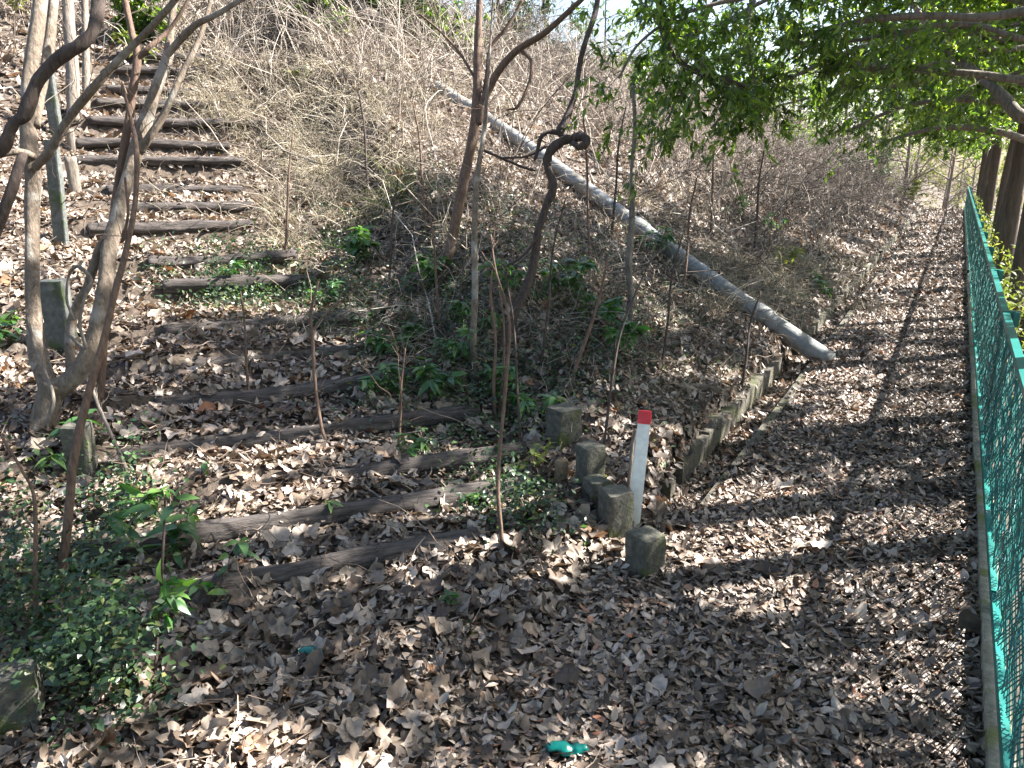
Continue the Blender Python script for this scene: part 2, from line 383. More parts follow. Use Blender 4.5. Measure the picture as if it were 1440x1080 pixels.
# ------------------------------------------------------------------ ground, path, gutter
def axis(lo, hi, c, fine, n):
    u = np.linspace(-1, 1, n); k = 5.2
    a = np.sinh(k*u)/np.sinh(k)
    v = np.where(a < 0, a*(c-lo), a*(hi-c))
    return c+v
xs = np.concatenate([np.linspace(-90, -16, 40, endpoint=False), np.linspace(-16, -6, 90, endpoint=False), np.linspace(-6, -1.3, 140, endpoint=False), np.linspace(-1.3, -.7, 40, endpoint=False), np.linspace(-.7, .8, 40, endpoint=False), np.linspace(.8, 90, 60)])
ys = np.concatenate([np.linspace(-30, -1, 30, endpoint=False), np.linspace(-1, 6, 210, endpoint=False), np.linspace(6, 14, 140, endpoint=False), np.linspace(14, 40, 110, endpoint=False), np.linspace(40, 160, 50)])
XX, YY = np.meshgrid(xs, ys, indexing='ij')
ZZ = H(XX, YY)-.006
g = MB(); k = np.arange(XX.size).reshape(XX.shape)
g.add(np.stack([XX, YY, ZZ], -1), np.stack([k[:-1, :-1], k[1:, :-1], k[1:, 1:], k[:-1, 1:]], -1).reshape(-1, 4))
tag(g.build('ground', M['soil']), kind='structure')
pm = MB(); px = np.linspace(-.83, .27, 24); py = np.concatenate([np.linspace(2.6, 12, 200), np.linspace(12.1, 44, 120)])
PX, PY = np.meshgrid(px, py, indexing='ij'); k = np.arange(PX.size).reshape(PX.shape)
pm.add(np.stack([PX, PY, H(PX, PY)+.006], -1), np.stack([k[:-1, :-1], k[1:, :-1], k[1:, 1:], k[:-1, 1:]], -1).reshape(-1, 4))
M['path'] = barkmat('path_earth', (.045, .034, .026), (.13, .10, .075), (5, 5, 5), 1.0, .95)
tag(pm.build('path', M['path']), kind='structure')

def wallstrip(mb, X0, X1, ya, yb, ztop, zbot, n, jit=.004, seed=0):
    yy = np.linspace(ya, yb, n); prof = [(X0, zbot), (X0, 1), (X1, 1), (X1, zbot)]
    V = []
    for i, y in enumerate(yy):
        zt = ztop(y)
        for (x, z) in prof:
            nv = mnoise.noise_vector(Vector((x*3+seed, y*1.3, z*.7)))+.3*mnoise.noise_vector(Vector((x*9, y*6, z)))
            V.append((x+nv.x*jit, y, (zt if z == 1 else z)+(nv.z*jit if z == 1 else 0)))
    i = np.arange(n-1)[:, None]*4; j = np.arange(3)[None]
    Q = np.stack([i+j, i+j+1, i+4+j+1, i+4+j], -1).reshape(-1, 4)
    Q = np.vstack([Q, [[0, 1, 2, 3], [(n-1)*4+3, (n-1)*4+2, (n-1)*4+1, (n-1)*4]]])
    mb.add(V, Q)
gt = empty('concrete_gutter', (-.97, 3.0, 0))
tag(gt, 'long narrow concrete gutter with mossy edge, half full of leaves, left of the path', 'gutter')
for nm, X0, X1, zt, zb in (('gutter_edge', -.885, -.83, .022, -.2), ('gutter_floor', -1.06, -.885, -.068, -.2)):
    mb = MB(); wallstrip(mb, X0, X1, 3.42, 34, lambda y, zt=zt: zt, zb, 400, .005, X0)
    mb.build(nm, M['kerb'], gt, (-.97, 3.0, 0), smooth=False)
rw = MB()
for (ya, yb, zt) in ((3.52, 3.60, .05), (3.72, 4.2, .095), (4.21, 5.1, .11), (5.115, 6.35, .10), (7.1, 12, .06), (12.02, 20, .09), (20.02, 34, .08)):
    wallstrip(rw, -1.18, -1.062, ya, yb, lambda y, zt=zt: zt+.010*math.sin(y*6)+.008*math.sin(y*17), -.2, int((yb-ya)*7)+4, .0015, ya)
tag(rw.build('retaining_kerb', M['kerb'], None, (-1.1, 3.1, 0), smooth=False), 'low crumbling concrete retaining kerb holding the leafy slope above the gutter', 'kerb')
fk = MB(); wallstrip(fk, .279, .345, -1.5, 35, lambda y: .055, -.2, 300, .008, 3)
M['kerb_pale'] = barkmat('pale_kerb', (.13, .12, .08), (.36, .33, .25), (8, 8, 8), .9, .95, (.16, .17, .05))
tag(fk.build('fence_kerb', M['kerb_pale'], None, (.33, 0, 0), smooth=False), 'mossy concrete kerb strip under the green mesh fence', 'kerb')

# ------------------------------------------------------------------ logs of the stairs
logl = ['lowest log step, long bare dark log above the leafy foreground', 'second log step up, dark log running to a round wooden peg', 'third log step up, mostly buried in brown leaves',
        'fourth log step up, dark log with pale leaves behind', 'fifth log step up, log with a sunlit patch on top', 'sixth log step up, short weathered log end showing',
        'seventh log step up, below the ivy patch', 'eighth log step up, beside the dark ivy patch', 'ninth log step up, buried under pale leaves', 'tenth log step up, thin log among dry leaves',
        'eleventh log step up, lowest of the five close dark logs up the slope', 'twelfth log step up, second of the five close dark logs', 'thirteenth log step up, middle one of the five close dark logs',
        'fourteenth log step up, thick dark log second from top of the five', 'fifteenth log step up, topmost of the five close dark logs, running under dry grass',
        'sixteenth log step up, above the sunny patch of leaves', 'seventeenth log step up, short log behind the pale stems', 'eighteenth log step up, second from the top of the stairs', 'nineteenth log step up, topmost and farthest of the stairs']
trange = {0: (-.86, .50), 1: (-1.0, .98), 2: (-.3, 1.0), 3: (-.9, .9), 4: (-.75, .75), 5: (-.55, .4), 6: (-.7, .6), 7: (-.5, .6), 8: (-.6, .5), 9: (-.8, .5), 10: (-.55, .55), 11: (-.7, .5), 12: (-1.05, .6), 13: (-1.05, .5), 14: (-.95, 1.1), 15: (-.9, .6), 16: (-.8, .5), 17: (-.8, .4), 18: (-.7, .4)}
for i, (s_, z_) in enumerate(STEPS):
    a, b = trange.get(i, (-.8, .6)); sh = -.45 if s_ > 4.6 else (-.2 if s_ > 3.3 else 0); a += sh; b += sh; r = .050 if i > 9 else (.052 if i else .056)
    n = 46; tt = np.linspace(a, b, n); e = rng.normal(size=4)*.012; sl_ = rng.normal()*.02
    pr = []
    for q, t in enumerate(tt):
        u = (t-a)/(b-a)
        p = SP(s_-.01+e[0]*math.sin(4*u+e[1]*99)+sl_*(u-.5), t, z_-.022+e[2]*math.sin(5*u)+.004)
        pr.append((*p, r*(1.06-.14*u)*(1 if 0 < q < n-1 else .9)))
    mb = MB(); tube(mb, pr, 18, True, .12, .5, i*3.7, .16)
    o = mb.build('log_step', M['log'], None, pr[0][:3])
    tag(o, logl[min(i, len(logl)-1)], 'log step', 'log steps of the stairs')

# wooden pegs beside logs
def peg(px_, py_, h, r, label, mat='cutwood', tilt=(0, 0)):
    p = G(px_, py_); mb = MB()
    tube(mb, [(p[0]+tilt[0]*q, p[1]+tilt[1]*q, p[2]-.06+(h+.06)*q, r*(1-.04*q)) for q in np.linspace(0, 1, 8)], 12, True, .08, .5, px_*.1, .2)
    tag(mb.build('wooden_peg', M[mat], None, p), label, 'peg', 'wooden pegs holding the logs')
peg(789, 682, .13, .035, 'short round wooden peg at the right end of the second log', 'cutwood')
peg(105, 268, .30, .05, 'rough pale wooden peg at the left end of the dark logs, lower one', 'bark_grey')
peg(102, 212, .22, .042, 'rough pale wooden peg just behind the lower one by the dark logs', 'bark_grey')

# concrete blocks
def block(x, y, wpx, hpx, label, rz=0.62, name='concrete_block', ratio=1.0, tilt=(0, 0), group='square concrete blocks along the right side of the stairs', mat='concrete'):
    p = G(x, y); d = depth(p); wd = wpx*d/FPX/1.48; h = hpx*d/FPX*1.05
    mb = MB(); box(mb, p-np.array([0, 0, .12]), (wd, wd*ratio, h+.12), rz, tilt, .006, 9, .5, .010, x*.13)
    return tag(mb.build(name, M[mat], None, p), label, 'concrete block', group)
block(906, 806, 60, 60, 'nearest mossy concrete block, in front of the white stake', -.45)
block(864, 752, 56, 66, 'mossy concrete block with yellow lichen on top, left of the white stake', -.72)
block(838, 706, 44, 34, 'low concrete block wedged between its two taller neighbours', -.6)
block(829, 684, 48, 60, 'upright concrete block with a sunlit face, behind the lichen topped one', -.62)
block(792, 622, 56, 50, 'farthest square block, dark green with grass on top, above the peg', -.5)
block(604, 368, 26, 20, 'small dark concrete block in ivy below the reddish trunk', .3)
gl = 'concrete posts along the left side of the stairs'
block(34, 1012, 80, 78, 'big dark concrete block in the near ivy at the left edge', .9, group=gl)
block(118, 668, 50, 72, 'pale mossy concrete block at the foot of the forked tree', .7, group=gl)
block(90, 490, 46, 92, 'grey concrete block behind the forked tree stems', .7, group=gl, mat='post')
block(86, 345, 24, 135, 'tall blue grey concrete post leaning behind the stems', .75, name='concrete_post', tilt=(.03, .06), group=gl, mat='post')
block(80, 190, 22, 85, 'blue grey concrete post farthest up the slope behind the dark stem', .75, name='concrete_post', group=gl, mat='post')
# little lichen-yellow post far up
p = G(428, 118); mb = MB(); box(mb, p-np.array([0, 0, .05]), (.15, .15, .28), .4, (.08, .05), .006, 6, .5, .01, 9)
M['lichen'] = barkmat('lichen_stone', (.25, .25, .12), (.48, .46, .24), (9, 9, 9), .5)
tag(mb.build('marker_stone', M['lichen'], None, p), 'small pale yellow marker stone up the slope by dry grass', 'marker stone')
p = G(165, 80); mb = MB()
p = G(515, 40); mb = MB(); tube(mb, [(*(p+np.array([-.5, .1, .55])), .13), (*(p+np.array([0, 0, .22])), .14), (*(p+np.array([.5, -.1, -.08])), .14)], 12, True, .05)
tag(mb.build('fallen_log', M['bark_grey'], None, p), 'grey fallen trunk end sticking out of the brush near the hilltop', 'fallen trunk')

# ------------------------------------------------------------------ boundary stake
b0 = G(890, 742); d0 = depth(b0); top = P(905.5, 596, d0+.02); tip = P(907, 577, d0+.02)
st = empty('boundary_stake', b0); tag(st, 'white square boundary stake with a red top standing by the blocks', 'stake')
ax = unit(top-b0)
def stick(mb, A_, B_, w_, rz, bev):
    Lh = np.linalg.norm(B_-A_); axx = (B_-A_)/Lh
    m2 = MB(); box(m2, (0, 0, 0), (w_, w_, Lh), rz, (0, 0), 0, 3, .5, bev)
    V = m2.V[0]; q = Vector((0, 0, 1)).rotation_difference(Vector(axx)).to_matrix(); V = V@np.array(q).T+A_
    mb.add(V, m2.Q[0])
mb = MB(); stick(mb, b0-ax*.1, top, .059, .35, .004); mb.build('shaft', M['white'], st, b0)
mb = MB(); stick(mb, top-ax*.002, tip, .062, .35, .006); mb.build('cap', M['red'], st, b0)

# ------------------------------------------------------------------ drain pipe down the slope
pa = P(1160, 503, 6.55); pb = G(1000, 398, .06); pc = G(845, 285, .06); pd = G(740, 205, .05); pe = G(612, 125, .03)
ctrl = []
for (x, y, lf) in ((1166, 508, .02), (1070, 450, .09), (975, 378, .10), (880, 303, .10), (790, 235, .10), (700, 168, .10), (645, 138, .08), (614, 122, .04)):
    q = G(x, y, lf); ctrl.append(q)
ctrl = np.array(ctrl)
# straight in plan: least squares line through the points, then sampled
c0 = ctrl[0]; dr = unit(ctrl[-1]-ctrl[0]); Lp = np.linalg.norm(ctrl[-1]-ctrl[0])
bend = lambda u: np.array([0, 0, -.18*math.sin(math.pi*u)*0+.0])
pts = []
for u in np.linspace(0, 1, 60):
    q = c0+dr*Lp*u
    j = u*(len(ctrl)-1); i = min(int(j), len(ctrl)-2); f = j-i
    q = .55*q+.45*(ctrl[i]*(1-f)+ctrl[i+1]*f)
    pts.append(q)
pts = np.array(pts)
for _ in range(60): pts[1:-1] = .5*pts[1:-1]+.25*(pts[:-2]+pts[2:])
pi_ = empty('drain_pipe', pts[0]); tag(pi_, 'long pale grey drain pipe lying straight down the leafy slope to the path', 'pipe')
R_P = .082
print('PIPE', pts[0], pts[-1], Lp)
prs = [(*q, R_P) for q in pts]; prs[0] = (*pts[0], R_P*.98)
mb = MB(); tube(mb, prs, 28, True, .0); mb.build('pipe_run', M['pipe'], pi_, pts[0])
for u in (.13, .38, .62, .86):
    i = int(u*59); q = pts[i]; t_ = unit(pts[i+1]-pts[i-1])
    mb = MB(); tube(mb, [(*(q+t_*w_), rr) for w_, rr in ((-.08, R_P+.001), (-.075, R_P+.012), (.075, R_P+.012), (.08, R_P+.001))], 28, False)
    mb.build('pipe_collar', M['pipeband'], pi_, pts[0])
# soil under pipe keeps it carried: two small timber rests
for u in (.25, .5, .75):
    i = int(u*59); q = pts[i]; zg = float(H(q[0], q[1]))
    if q[2]-R_P > zg+.02:
        sd = unit(np.cross(unit(pts[i+1]-pts[i-1]), [0, 0, 1])); mb = MB()
        tube(mb, [(*(q-sd*.2+np.array([0, 0, -R_P-.03])), .035), (*(q+sd*.2+np.array([0, 0, -R_P-.03])), .035)], 10, True, .1)
        mb.build('timber_rest', M['log'], pi_, pts[0])

# ------------------------------------------------------------------ green fence
FX, FH = .318, .80
fe = empty('mesh_fence', (FX, 1, .05)); tag(fe, 'low green mesh fence with square rail running along the right of the path', 'fence')
O0 = (FX, 1, .05)
bays = np.arange(-1.0, 35, 2.0)
for bi, y0 in enumerate(bays):
    y1 = y0+2.0; mb = MB()
    zb, zt = .13, FH-.02; hh = zt-zb
    sp = .022 if y0 < 9 else .05; K = 7 if y0 < 9 else 4
    a = np.arange(y0-hh, y1, sp)
    tau = np.linspace(0, 1, K)
    for sgn in (1, -1):
        s0 = a if sgn == 1 else a+hh
        yy = s0[:, None]+sgn*hh*tau[None]; zz = zb+hh*tau[None]+0*yy
        ok = (yy[:, 0] > y0-hh-.01)
        lo = np.clip(yy, y0+.02, y1-.02)
        # clip to bay by keeping z consistent
        zz = zb+np.abs(lo-s0[:, None])
        fold = .010*np.sin(lo*21)+.006*np.sin(lo*47+zz*3)
        pts_ = np.stack([FX+fold+sgn*.0015, lo, zz], -1)
        keep = (lo[:, -1]-lo[:, 0])*sgn > .03
        if keep.any():
            batch_tubes(mb, pts_[keep], np.full((keep.sum(), K), .0024 if y0 < 9 else .0034), 3)
    mb.build('mesh_panel', M['fence'], fe, O0)
    mb = MB(); box(mb, (FX+.03, y0, .03), (.042, .042, FH+.0), 0, bevel=.004); mb.build('post', M['rail'], fe, O0, False)
    mb = MB(); box(mb, (FX+.004, y0+1.0, FH-.012), (.038, 1.985, .034), 0, bevel=.005); mb.build('top_rail', M['rail'], fe, O0, False)
    mb = MB(); box(mb, (FX-.006, y0+1.0, .075), (.026, 1.985, .045), 0, bevel=.004); mb.build('bottom_rail', M['rail'], fe, O0, False)
    mb = MB(); box(mb, (FX+.055, y0, FH-.06), (.035, .07, .085), 0, bevel=.006); mb.build('bracket', M['rail'], fe, O0, False)

# ------------------------------------------------------------------ stems and trees placed in depth
def stem(mb, pts, d0, sides=10, lump=.2, n=None, seed=1.0):
    """pts rows (px, py, width_px, extra depth)"""
    rows = []
    for (x, y, wpx, dd) in pts:
        d = d0+dd; rows.append((*P(x, y, d), wpx*d/FPX/2))
    pr = resample(rows, n or max(10, len(rows)*7))
    tube(mb, pr, sides, True, lump, .5, seed); return pr
def grow(mbt, mbl, pr, ntw, L, leaves, LL, droop=.3, up=.2, frm=.25, W=.4, rad=.0035, leafmode='canopy', sub=0):
    """side twigs (and leaves) from a limb polyline"""
    i = rng.integers(int(frm*(len(pr)-1)), len(pr)-1, ntw); f = rng.random(ntw)[:, None]
    p0 = pr[i, :3]*(1-f)+pr[i+1, :3]*f; T = unit(pr[i+1, :3]-pr[i, :3])
    D = unit(T*.7+rng.normal(size=(ntw, 3))*.7+np.array([0, 0, up]))
    Ls = L*rng.uniform(.4, 1.1, ntw); bend = rng.normal(size=(ntw, 3))*.15+np.array([0, 0, -droop])
    tp = twig_pts(p0, D, Ls, bend, 6, .03)
    batch_tubes(mbt, tp, np.linspace(1, .3, 6)[None]*rad*np.ones((ntw, 1)), 3)
    if sub:
        ii = rng.integers(0, ntw, ntw*sub); kk = rng.integers(1, 5, ntw*sub)
        q0 = tp[ii, kk]; D2 = unit(unit(tp[ii, kk+1]-tp[ii, kk])+rng.normal(size=(len(ii), 3))*.7)
        tp2 = twig_pts(q0, D2, Ls[ii]*rng.uniform(.3, .6, len(ii)), rng.normal(size=(len(ii), 3))*.15+np.array([0, 0, -droop]), 6, .03)
        batch_tubes(mbt, tp2, np.linspace(1, .4, 6)[None]*rad*.6*np.ones((len(ii), 1)), 3)
        tp = np.concatenate([tp, tp2])
    if leaves and mbl is not None: twig_leaves(mbl, tp, leaves, LL, W)
    return tp
def twig_leaves(mbl, tp, leaves, LL, W=.4, shape='lance'):
    n, K, _ = tp.shape
    u = rng.uniform(.25, 1, (n, leaves))*(K-1.001); i = u.astype(int); f = (u-i)[..., None]
    ar = np.arange(n)[:, None]
    p = (tp[ar, i]*(1-f)+tp[ar, i+1]*f).reshape(-1, 3); T = unit(tp[ar, i+1]-tp[ar, i]).reshape(-1, 3)
    m = len(p); A = unit(T*.7+rng.normal(size=(m, 3))*.6+np.array([0, 0, -.25]))
    Nn = unit(np.array([0, 0, 1.0])+rng.normal(size=(m, 3))*.55)
    l = LL*rng.uniform(.6, 1.25, m)
    batch_leaves(mbl, p, A, Nn, l, l*W, rng.uniform(-.6, .1, m), rng.uniform(.1, .5, m), 3, None, shape)

# left forked tree
bA = G(66, 606); dA = depth(bA)
tA = empty('forked_tree', bA); tag(tA, 'pale brown tree forking low into several crossing stems at the left', 'tree')
mb = MB(); stem(mb, [(60, 632, 40, 0), (62, 600, 36, 0), (68, 565, 34, 0), (78, 540, 38, .0)], dA, 14, .15, 20); mb.build('trunk', M['bark_pale'], tA, bA)
mb = MB(); stem(mb, [(72, 553, 30, 0), (54, 500, 24, .02), (47, 430, 20, .05), (45, 340, 19, .08), (46, 250, 21, .1), (42, 215, 24, .1), (40, 165, 20, .12), (43, 100, 19, .15), (53, 30, 19, .2), (62, -60, 18, .3)], dA, 12, .14); mb.build('stem', M['bark_pale'], tA, bA)
mb = MB(); stem(mb, [(76, 550, 30, .0), (100, 535, 27, 0), (122, 505, 24, 0), (136, 455, 21, .02), (148, 400, 20, .05), (154, 350, 22, .1), (166, 300, 19, .15), (182, 245, 18, .2), (200, 185, 19, .25), (218, 130, 17, .3), (235, 85, 15, .35), (240, 45, 10, .4), (250, -40, 9, .45)], dA, 12, .12); mb.build('stem', M['bark_pale'], tA, bA)
mb = MB(); stem(mb, [(100, 530, 14, .05), (98, 470, 13, .1), (108, 430, 12, .12), (124, 400, 12, .12), (138, 355, 12, .1), (152, 330, 11, .1)], dA, 9, .12); mb.build('stem', M['bark_pale'], tA, bA)
mb = MB(); pr1 = stem(mb, [(50, 235, 12, .06), (70, 212, 13, 0), (100, 162, 12, -.05), (133, 122, 12, -.1), (183, 68, 10, -.1), (225, 25, 9, -.15), (270, -30, 8, -.2)], dA, 9, .1); mb.build('branch', M['bark_pale'], tA, bA)
mb = MB(); pr2 = stem(mb, [(234, 80, 10, .35), (248, 62, 10, .3), (275, 35, 9, .25), (305, 20, 8, .2), (345, -4, 7, .15), (380, -30, 6, .1)], dA, 9, .1); mb.build('branch', M['bark_pale'], tA, bA)
mb = MB(); pr3 = stem(mb, [(198, 212, 12, .22), (212, 190, 11, .2), (228, 165, 10, .2), (248, 122, 9, .2), (266, 85, 8, .25), (284, 45, 7, .3), (298, -5, 6, .35)], dA, 9, .1); mb.build('branch', M['bark_pale'], tA, bA)
mb = MB(); stem(mb, [(52, 178, 10, .12), (56, 140, 12, .2), (64, 100, 14, .25), (71, 48, 14, .3), (78, -40, 13, .35)], dA, 9, .1); mb.build('branch', M['bark_pale'], tA, bA)
mb = MB(); stem(mb, [(50, 222, 12, .1), (34, 215, 10, 0), (20, 214, 9, -.05), (-20, 222, 8, -.1)], dA, 8, .1); mb.build('branch', M['bark_pale'], tA, bA)
mb = MB()
for pr_ in (pr1, pr2, pr3): grow(mb, None, pr_, 10, .35, 0, 0, -.1, .3, .2, rad=.003)
grow(mb, None, resample([(*P(55, 215, dA), .004), (*P(110, 300, dA-.1), .003), (*P(150, 355, dA-.15), .002)], 10), 6, .3, 0, 0, .2, 0, 0, rad=.0025)
mb.build('twigs', M['bark_dark'], tA, bA)
# twining vine (pale) on the tree foot
mb = MB(); stem(mb, [(72, 640, 6, -.05), (66, 600, 6, -.08), (75, 560, 6, -.1), (60, 515, 5, -.08), (44, 470, 5, -.05), (38, 430, 4, -.05), (52, 390, 4, -.04)], dA, 6, .1)
stem(mb, [(95, 470, 5, -.05), (120, 490, 5, -.1), (112, 455, 5, -.1), (120, 415, 5, -.1), (128, 395, 6, -.1), (112, 375, 5, -.08), (98, 385, 4, -.05), (94, 420, 4, -.03), (104, 450, 4, -.02)], dA, 6, .1)
tag(mb.build('climbing_vine', M['bark_grey'], None, bA), 'thin pale vine curling round the foot of the forked tree', 'vine')
# dark arching trunk
d2 = dA-.35
mb = MB(); stem(mb, [(-60, 420, 20, .1), (-25, 360, 18, .05), (3, 300, 16, 0), (22, 250, 15, 0), (32, 218, 13, .05)], d2, 10, .14)
stem(mb, [(-60, 260, 18, 0), (-15, 222, 18, 0), (6, 203, 18, 0), (14, 182, 16, 0), (24, 170, 15, 0), (36, 160, 19, 0), (48, 125, 18, 0), (78, 86, 17, 0), (112, 64, 17, 0), (132, 42, 17, .02), (138, 10, 18, .05), (140, -50, 17, .1)], d2, 12, .2)
o = mb.build('leaning_tree', M['bark_dark'], None, P(-60, 420, d2)); tag(o, 'dark gnarled trunk arching across the pale stems, upper left', 'trunk')
# leaf spray at left edge
# reddish thin trees (left)
b = G(86, 846); db = depth(b); tr = empty('sapling', b); tag(tr, 'thin orange brown sapling curving up in front of the forked tree', 'sapling')
mb = MB(); pr = stem(mb, [(84, 860, 13, 0), (88, 800, 12, 0), (97, 720, 12, 0), (103, 650, 12, 0), (120, 570, 11, .02), (143, 490, 10, .05), (162, 410, 9, .1), (178, 350, 8, .15), (190, 283, 7, .2), (192, 213, 7, .25), (185, 170, 5, .3), (172, 120, 4, .3)], db, 9, .1); mb.build('trunk', M['bark_red'], tr, b)
mb = MB(); stem(mb, [(172, 340, 5, .15), (180, 300, 4, .1), (176, 250, 4, .1)], db, 6); grow(mb, None, pr, 6, .25, 0, 0, 0, .3, .5, rad=.002); mb.build('twigs', M['bark_red'], tr, b)
b = G(148, 430); db = max(depth(b)-.9, 2.9); b = P(150, 420, db)
tr = empty('sapling', G(140, 560)); tag(tr, 'dark red brown stem with a forked top, in front of the pale stems', 'sapling')
bb = np.array(G(140, 560)); dbb = depth(bb)
mb = MB(); pr = stem(mb, [(140, 565, 12, 0), (146, 480, 11, 0), (150, 400, 11, 0), (157, 330, 12, 0), (168, 250, 12, 0), (180, 175, 11, 0), (188, 120, 11, 0), (193, 80, 11, 0), (185, 45, 9, 0), (176, 0, 8, 0), (170, -40, 7, 0)], dbb, 9, .1); mb.build('trunk', M['bark_red'], tr, bb)
mb = MB(); stem(mb, [(194, 82, 8, 0), (212, 65, 7, 0), (235, 45, 6, .05), (256, 15, 5, .05), (275, -20, 4, .05)], dbb, 8, .1)
stem(mb, [(187, 165, 4, 0), (180, 140, 4, -.02), (172, 115, 4, -.03)], dbb, 6); mb.build('branch', M['bark_red'], tr, bb)
# pale trunks beyond
for (x0, y0, x1, wpx, lab) in ((103, 172, 95, 17, 'thick sunlit pale trunk up the slope behind the stems'), (122, 165, 119, 10, 'slimmer sunlit pale trunk right of the thicker one')):
    b = G(x0, y0-8); d = depth(b); mb = MB(); stem(mb, [(x0, y0, wpx*1.1, 0), (x0-1, 110, wpx, 0), ((x0+x1)/2, 60, wpx*.95, 0), (x1, 0, wpx*.9, 0), (x1-2, -120, wpx*.8, 0)], d, 10, .1)
    tr = empty('tree', b); tag(tr, lab, 'tree', 'pale trunks up the slope'); mb.build('trunk', M['bark_grey'], tr, b)
    mb = MB(); pts_ = np.array([(*P(x0-1, 110, d), .03), (*P(x1, 0, d), .03), (*P(x1-2, -120, d), .02)]); grow(mb, None, resample(pts_, 12), 14, .8, 0, 0, 0, .3, .1, rad=.006, sub=2); mb.build('branches', M['bark_grey'], tr, b)

# centre trees
def simple_tree(name, label, cat, pts, mat, twn=8, twL=.35, branches=(), group=None, leaves=0, rad=.0025, lmat='plant', LL=.06):
    b = G(pts[0][0], pts[0][1]); d = depth(b); tr = empty(name, b); tag(tr, label, cat, group)
    mb = MB(); pr = stem(mb, [(pts[0][0], pts[0][1]+6, pts[0][2]*1.15, 0)]+list(pts), d, 10, .12, seed=pts[0][0]*.1); mb.build('trunk', M[mat], tr, b)
    prs_ = [pr]
    for br in branches:
        mb = MB(); prs_.append(stem(mb, br, d, 8, .1)); mb.build('branch', M[mat], tr, b)
    if twn:
        mb = MB(); ml = MB()
        for q in prs_: grow(mb, ml if leaves else None, q, twn, twL, leaves, LL, -.05, .3, .3, rad=rad, sub=1)
        mb.build('twigs', M[mat], tr, b)
        if leaves: ml.build('leaves', M[lmat], tr, b)
    return tr
simple_tree('tree', 'reddish brown leaning tree with a branch sweeping up to the right, centre', 'tree',
    [(622, 400, 17, 0), (632, 352, 15, 0), (645, 290, 15, 0), (657, 230, 14, 0), (667, 180, 14, 0), (671, 120, 13, 0), (672, 60, 11, 0), (674, 0, 9, 0), (676, -40, 8, 0)], 'bark_red', 9, .6,
    [[(672, 175, 11, 0), (681, 140, 11, -.02), (700, 102, 11, -.05), (728, 70, 10, -.1), (765, 47, 9, -.15), (790, 25, 8, -.2), (822, -5, 7, -.25), (850, -40, 6, -.3)],
     [(676, 160, 6, 0), (684, 110, 6, .05), (690, 68, 5, .1), (715, 35, 5, .1), (735, 0, 4, .1)], [(730, 69, 5, -.1), (747, 87, 5, -.12), (744, 117, 5, -.14), (728, 150, 4, -.15), (712, 154, 3, -.15)], [(678, 130, 4, 0), (650, 80, 4, 0), (620, 45, 3, .1), (590, 20, 3, .1)]])
simple_tree('sapling', 'slim straight pale sapling just right of the reddish leaning tree', 'sapling',
    [(667, 528, 11, 0), (666, 470, 10, 0), (668, 400, 9, 0), (667, 330, 9, 0), (671, 250, 8, .05), (680, 190, 6, .1), (686, 120, 4, .15), (690, 50, 3, .2), (694, -20, 2, .2)], 'bark_pale', 5, .3)
b = G(712, 500); db = depth(b)
tv = empty('twisted_vine', b); tag(tv, 'dark twisted vine trunk with a loop, hanging in front of the grey pipe', 'vine')
mb = MB(); prv = stem(mb, [(700, 520, 12, 0), (710, 478, 13, 0), (724, 440, 13, 0), (742, 400, 13, .02), (752, 360, 12, .03), (757, 325, 11, .03), (768, 290, 11, .03), (778, 262, 12, .03), (770, 235, 11, .03), (772, 215, 12, .02), (790, 199, 12, 0), (808, 194, 12, -.02), (822, 194, 12, -.04), (825, 202, 11, -.06), (814, 206, 9, -.08), (804, 201, 8, -.06)], db, 10, .2, 130); mb.build('vine_stem', M['bark_dark'], tv, b)
mb = MB(); stem(mb, [(796, 196, 10, .02), (788, 184, 13, .03), (795, 172, 12, .03), (803, 150, 9, .05), (810, 128, 8, .05), (815, 90, 8, .1), (826, 50, 8, .1), (838, 15, 8, .15), (845, -40, 7, .2)], db, 9, .15, 50)
stem(mb, [(786, 186, 8, .03), (770, 186, 6, .03), (760, 195, 6, .03), (755, 215, 5, .03), (752, 225, 4, .03)], db, 8, .15, 20); mb.build('vine_stem', M['bark_dark'], tv, b)
for br in ([(758, 330, 4, 0), (735, 360, 4, 0), (700, 380, 3, 0)], [(676, 210, 5, .2), (700, 220, 4, .2), (735, 235, 4, .2), (752, 240, 3, .2)], [(770, 205, 4, 0), (740, 220, 3, .05), (700, 222, 3, .1)]):
    mb = MB(); stem(mb, br, db, 6, .1, 16); mb.build('side_shoot', M['bark_dark'], tv, b)
simple_tree('sapling', 'grey upright sapling in front of the middle of the pipe', 'sapling',
    [(884, 462, 11, 0), (887, 420, 9, 0), (884, 370, 9, 0), (889, 300, 8, 0), (889, 240, 7, 0), (893, 180, 6, 0), (890, 120, 5, 0)], 'bark_grey', 8, .45)
simple_tree('sapling', 'thin reddish sapling standing alone above the lowest log', 'sapling',
    [(708, 786, 7, 0), (704, 740, 6, 0), (700, 680, 6, 0), (705, 610, 5, 0), (712, 530, 5, 0), (716, 450, 4, 0), (697, 380, 3, 0), (690, 330, 3, 0)], 'bark_red', 5, .2)
simple_tree('sapling', 'thin bare brown sapling rising from the third log', 'sapling',
    [(462, 628, 6, 0), (452, 600, 5, 0), (443, 540, 5, 0), (440, 480, 5, 0), (437, 440, 4, 0), (448, 395, 3, 0)], 'bark_red', 4, .2, [[(439, 465, 3, 0), (460, 440, 3, 0), (495, 410, 2, 0), (525, 385, 2, 0)]])
simple_tree('sapling', 'short dark sapling behind the blocks, leaning right', 'sapling',
    [(798, 560, 6, 0), (812, 510, 5, 0), (830, 460, 5, 0), (845, 410, 4, 0), (855, 360, 3, 0)], 'bark_red', 6, .25)
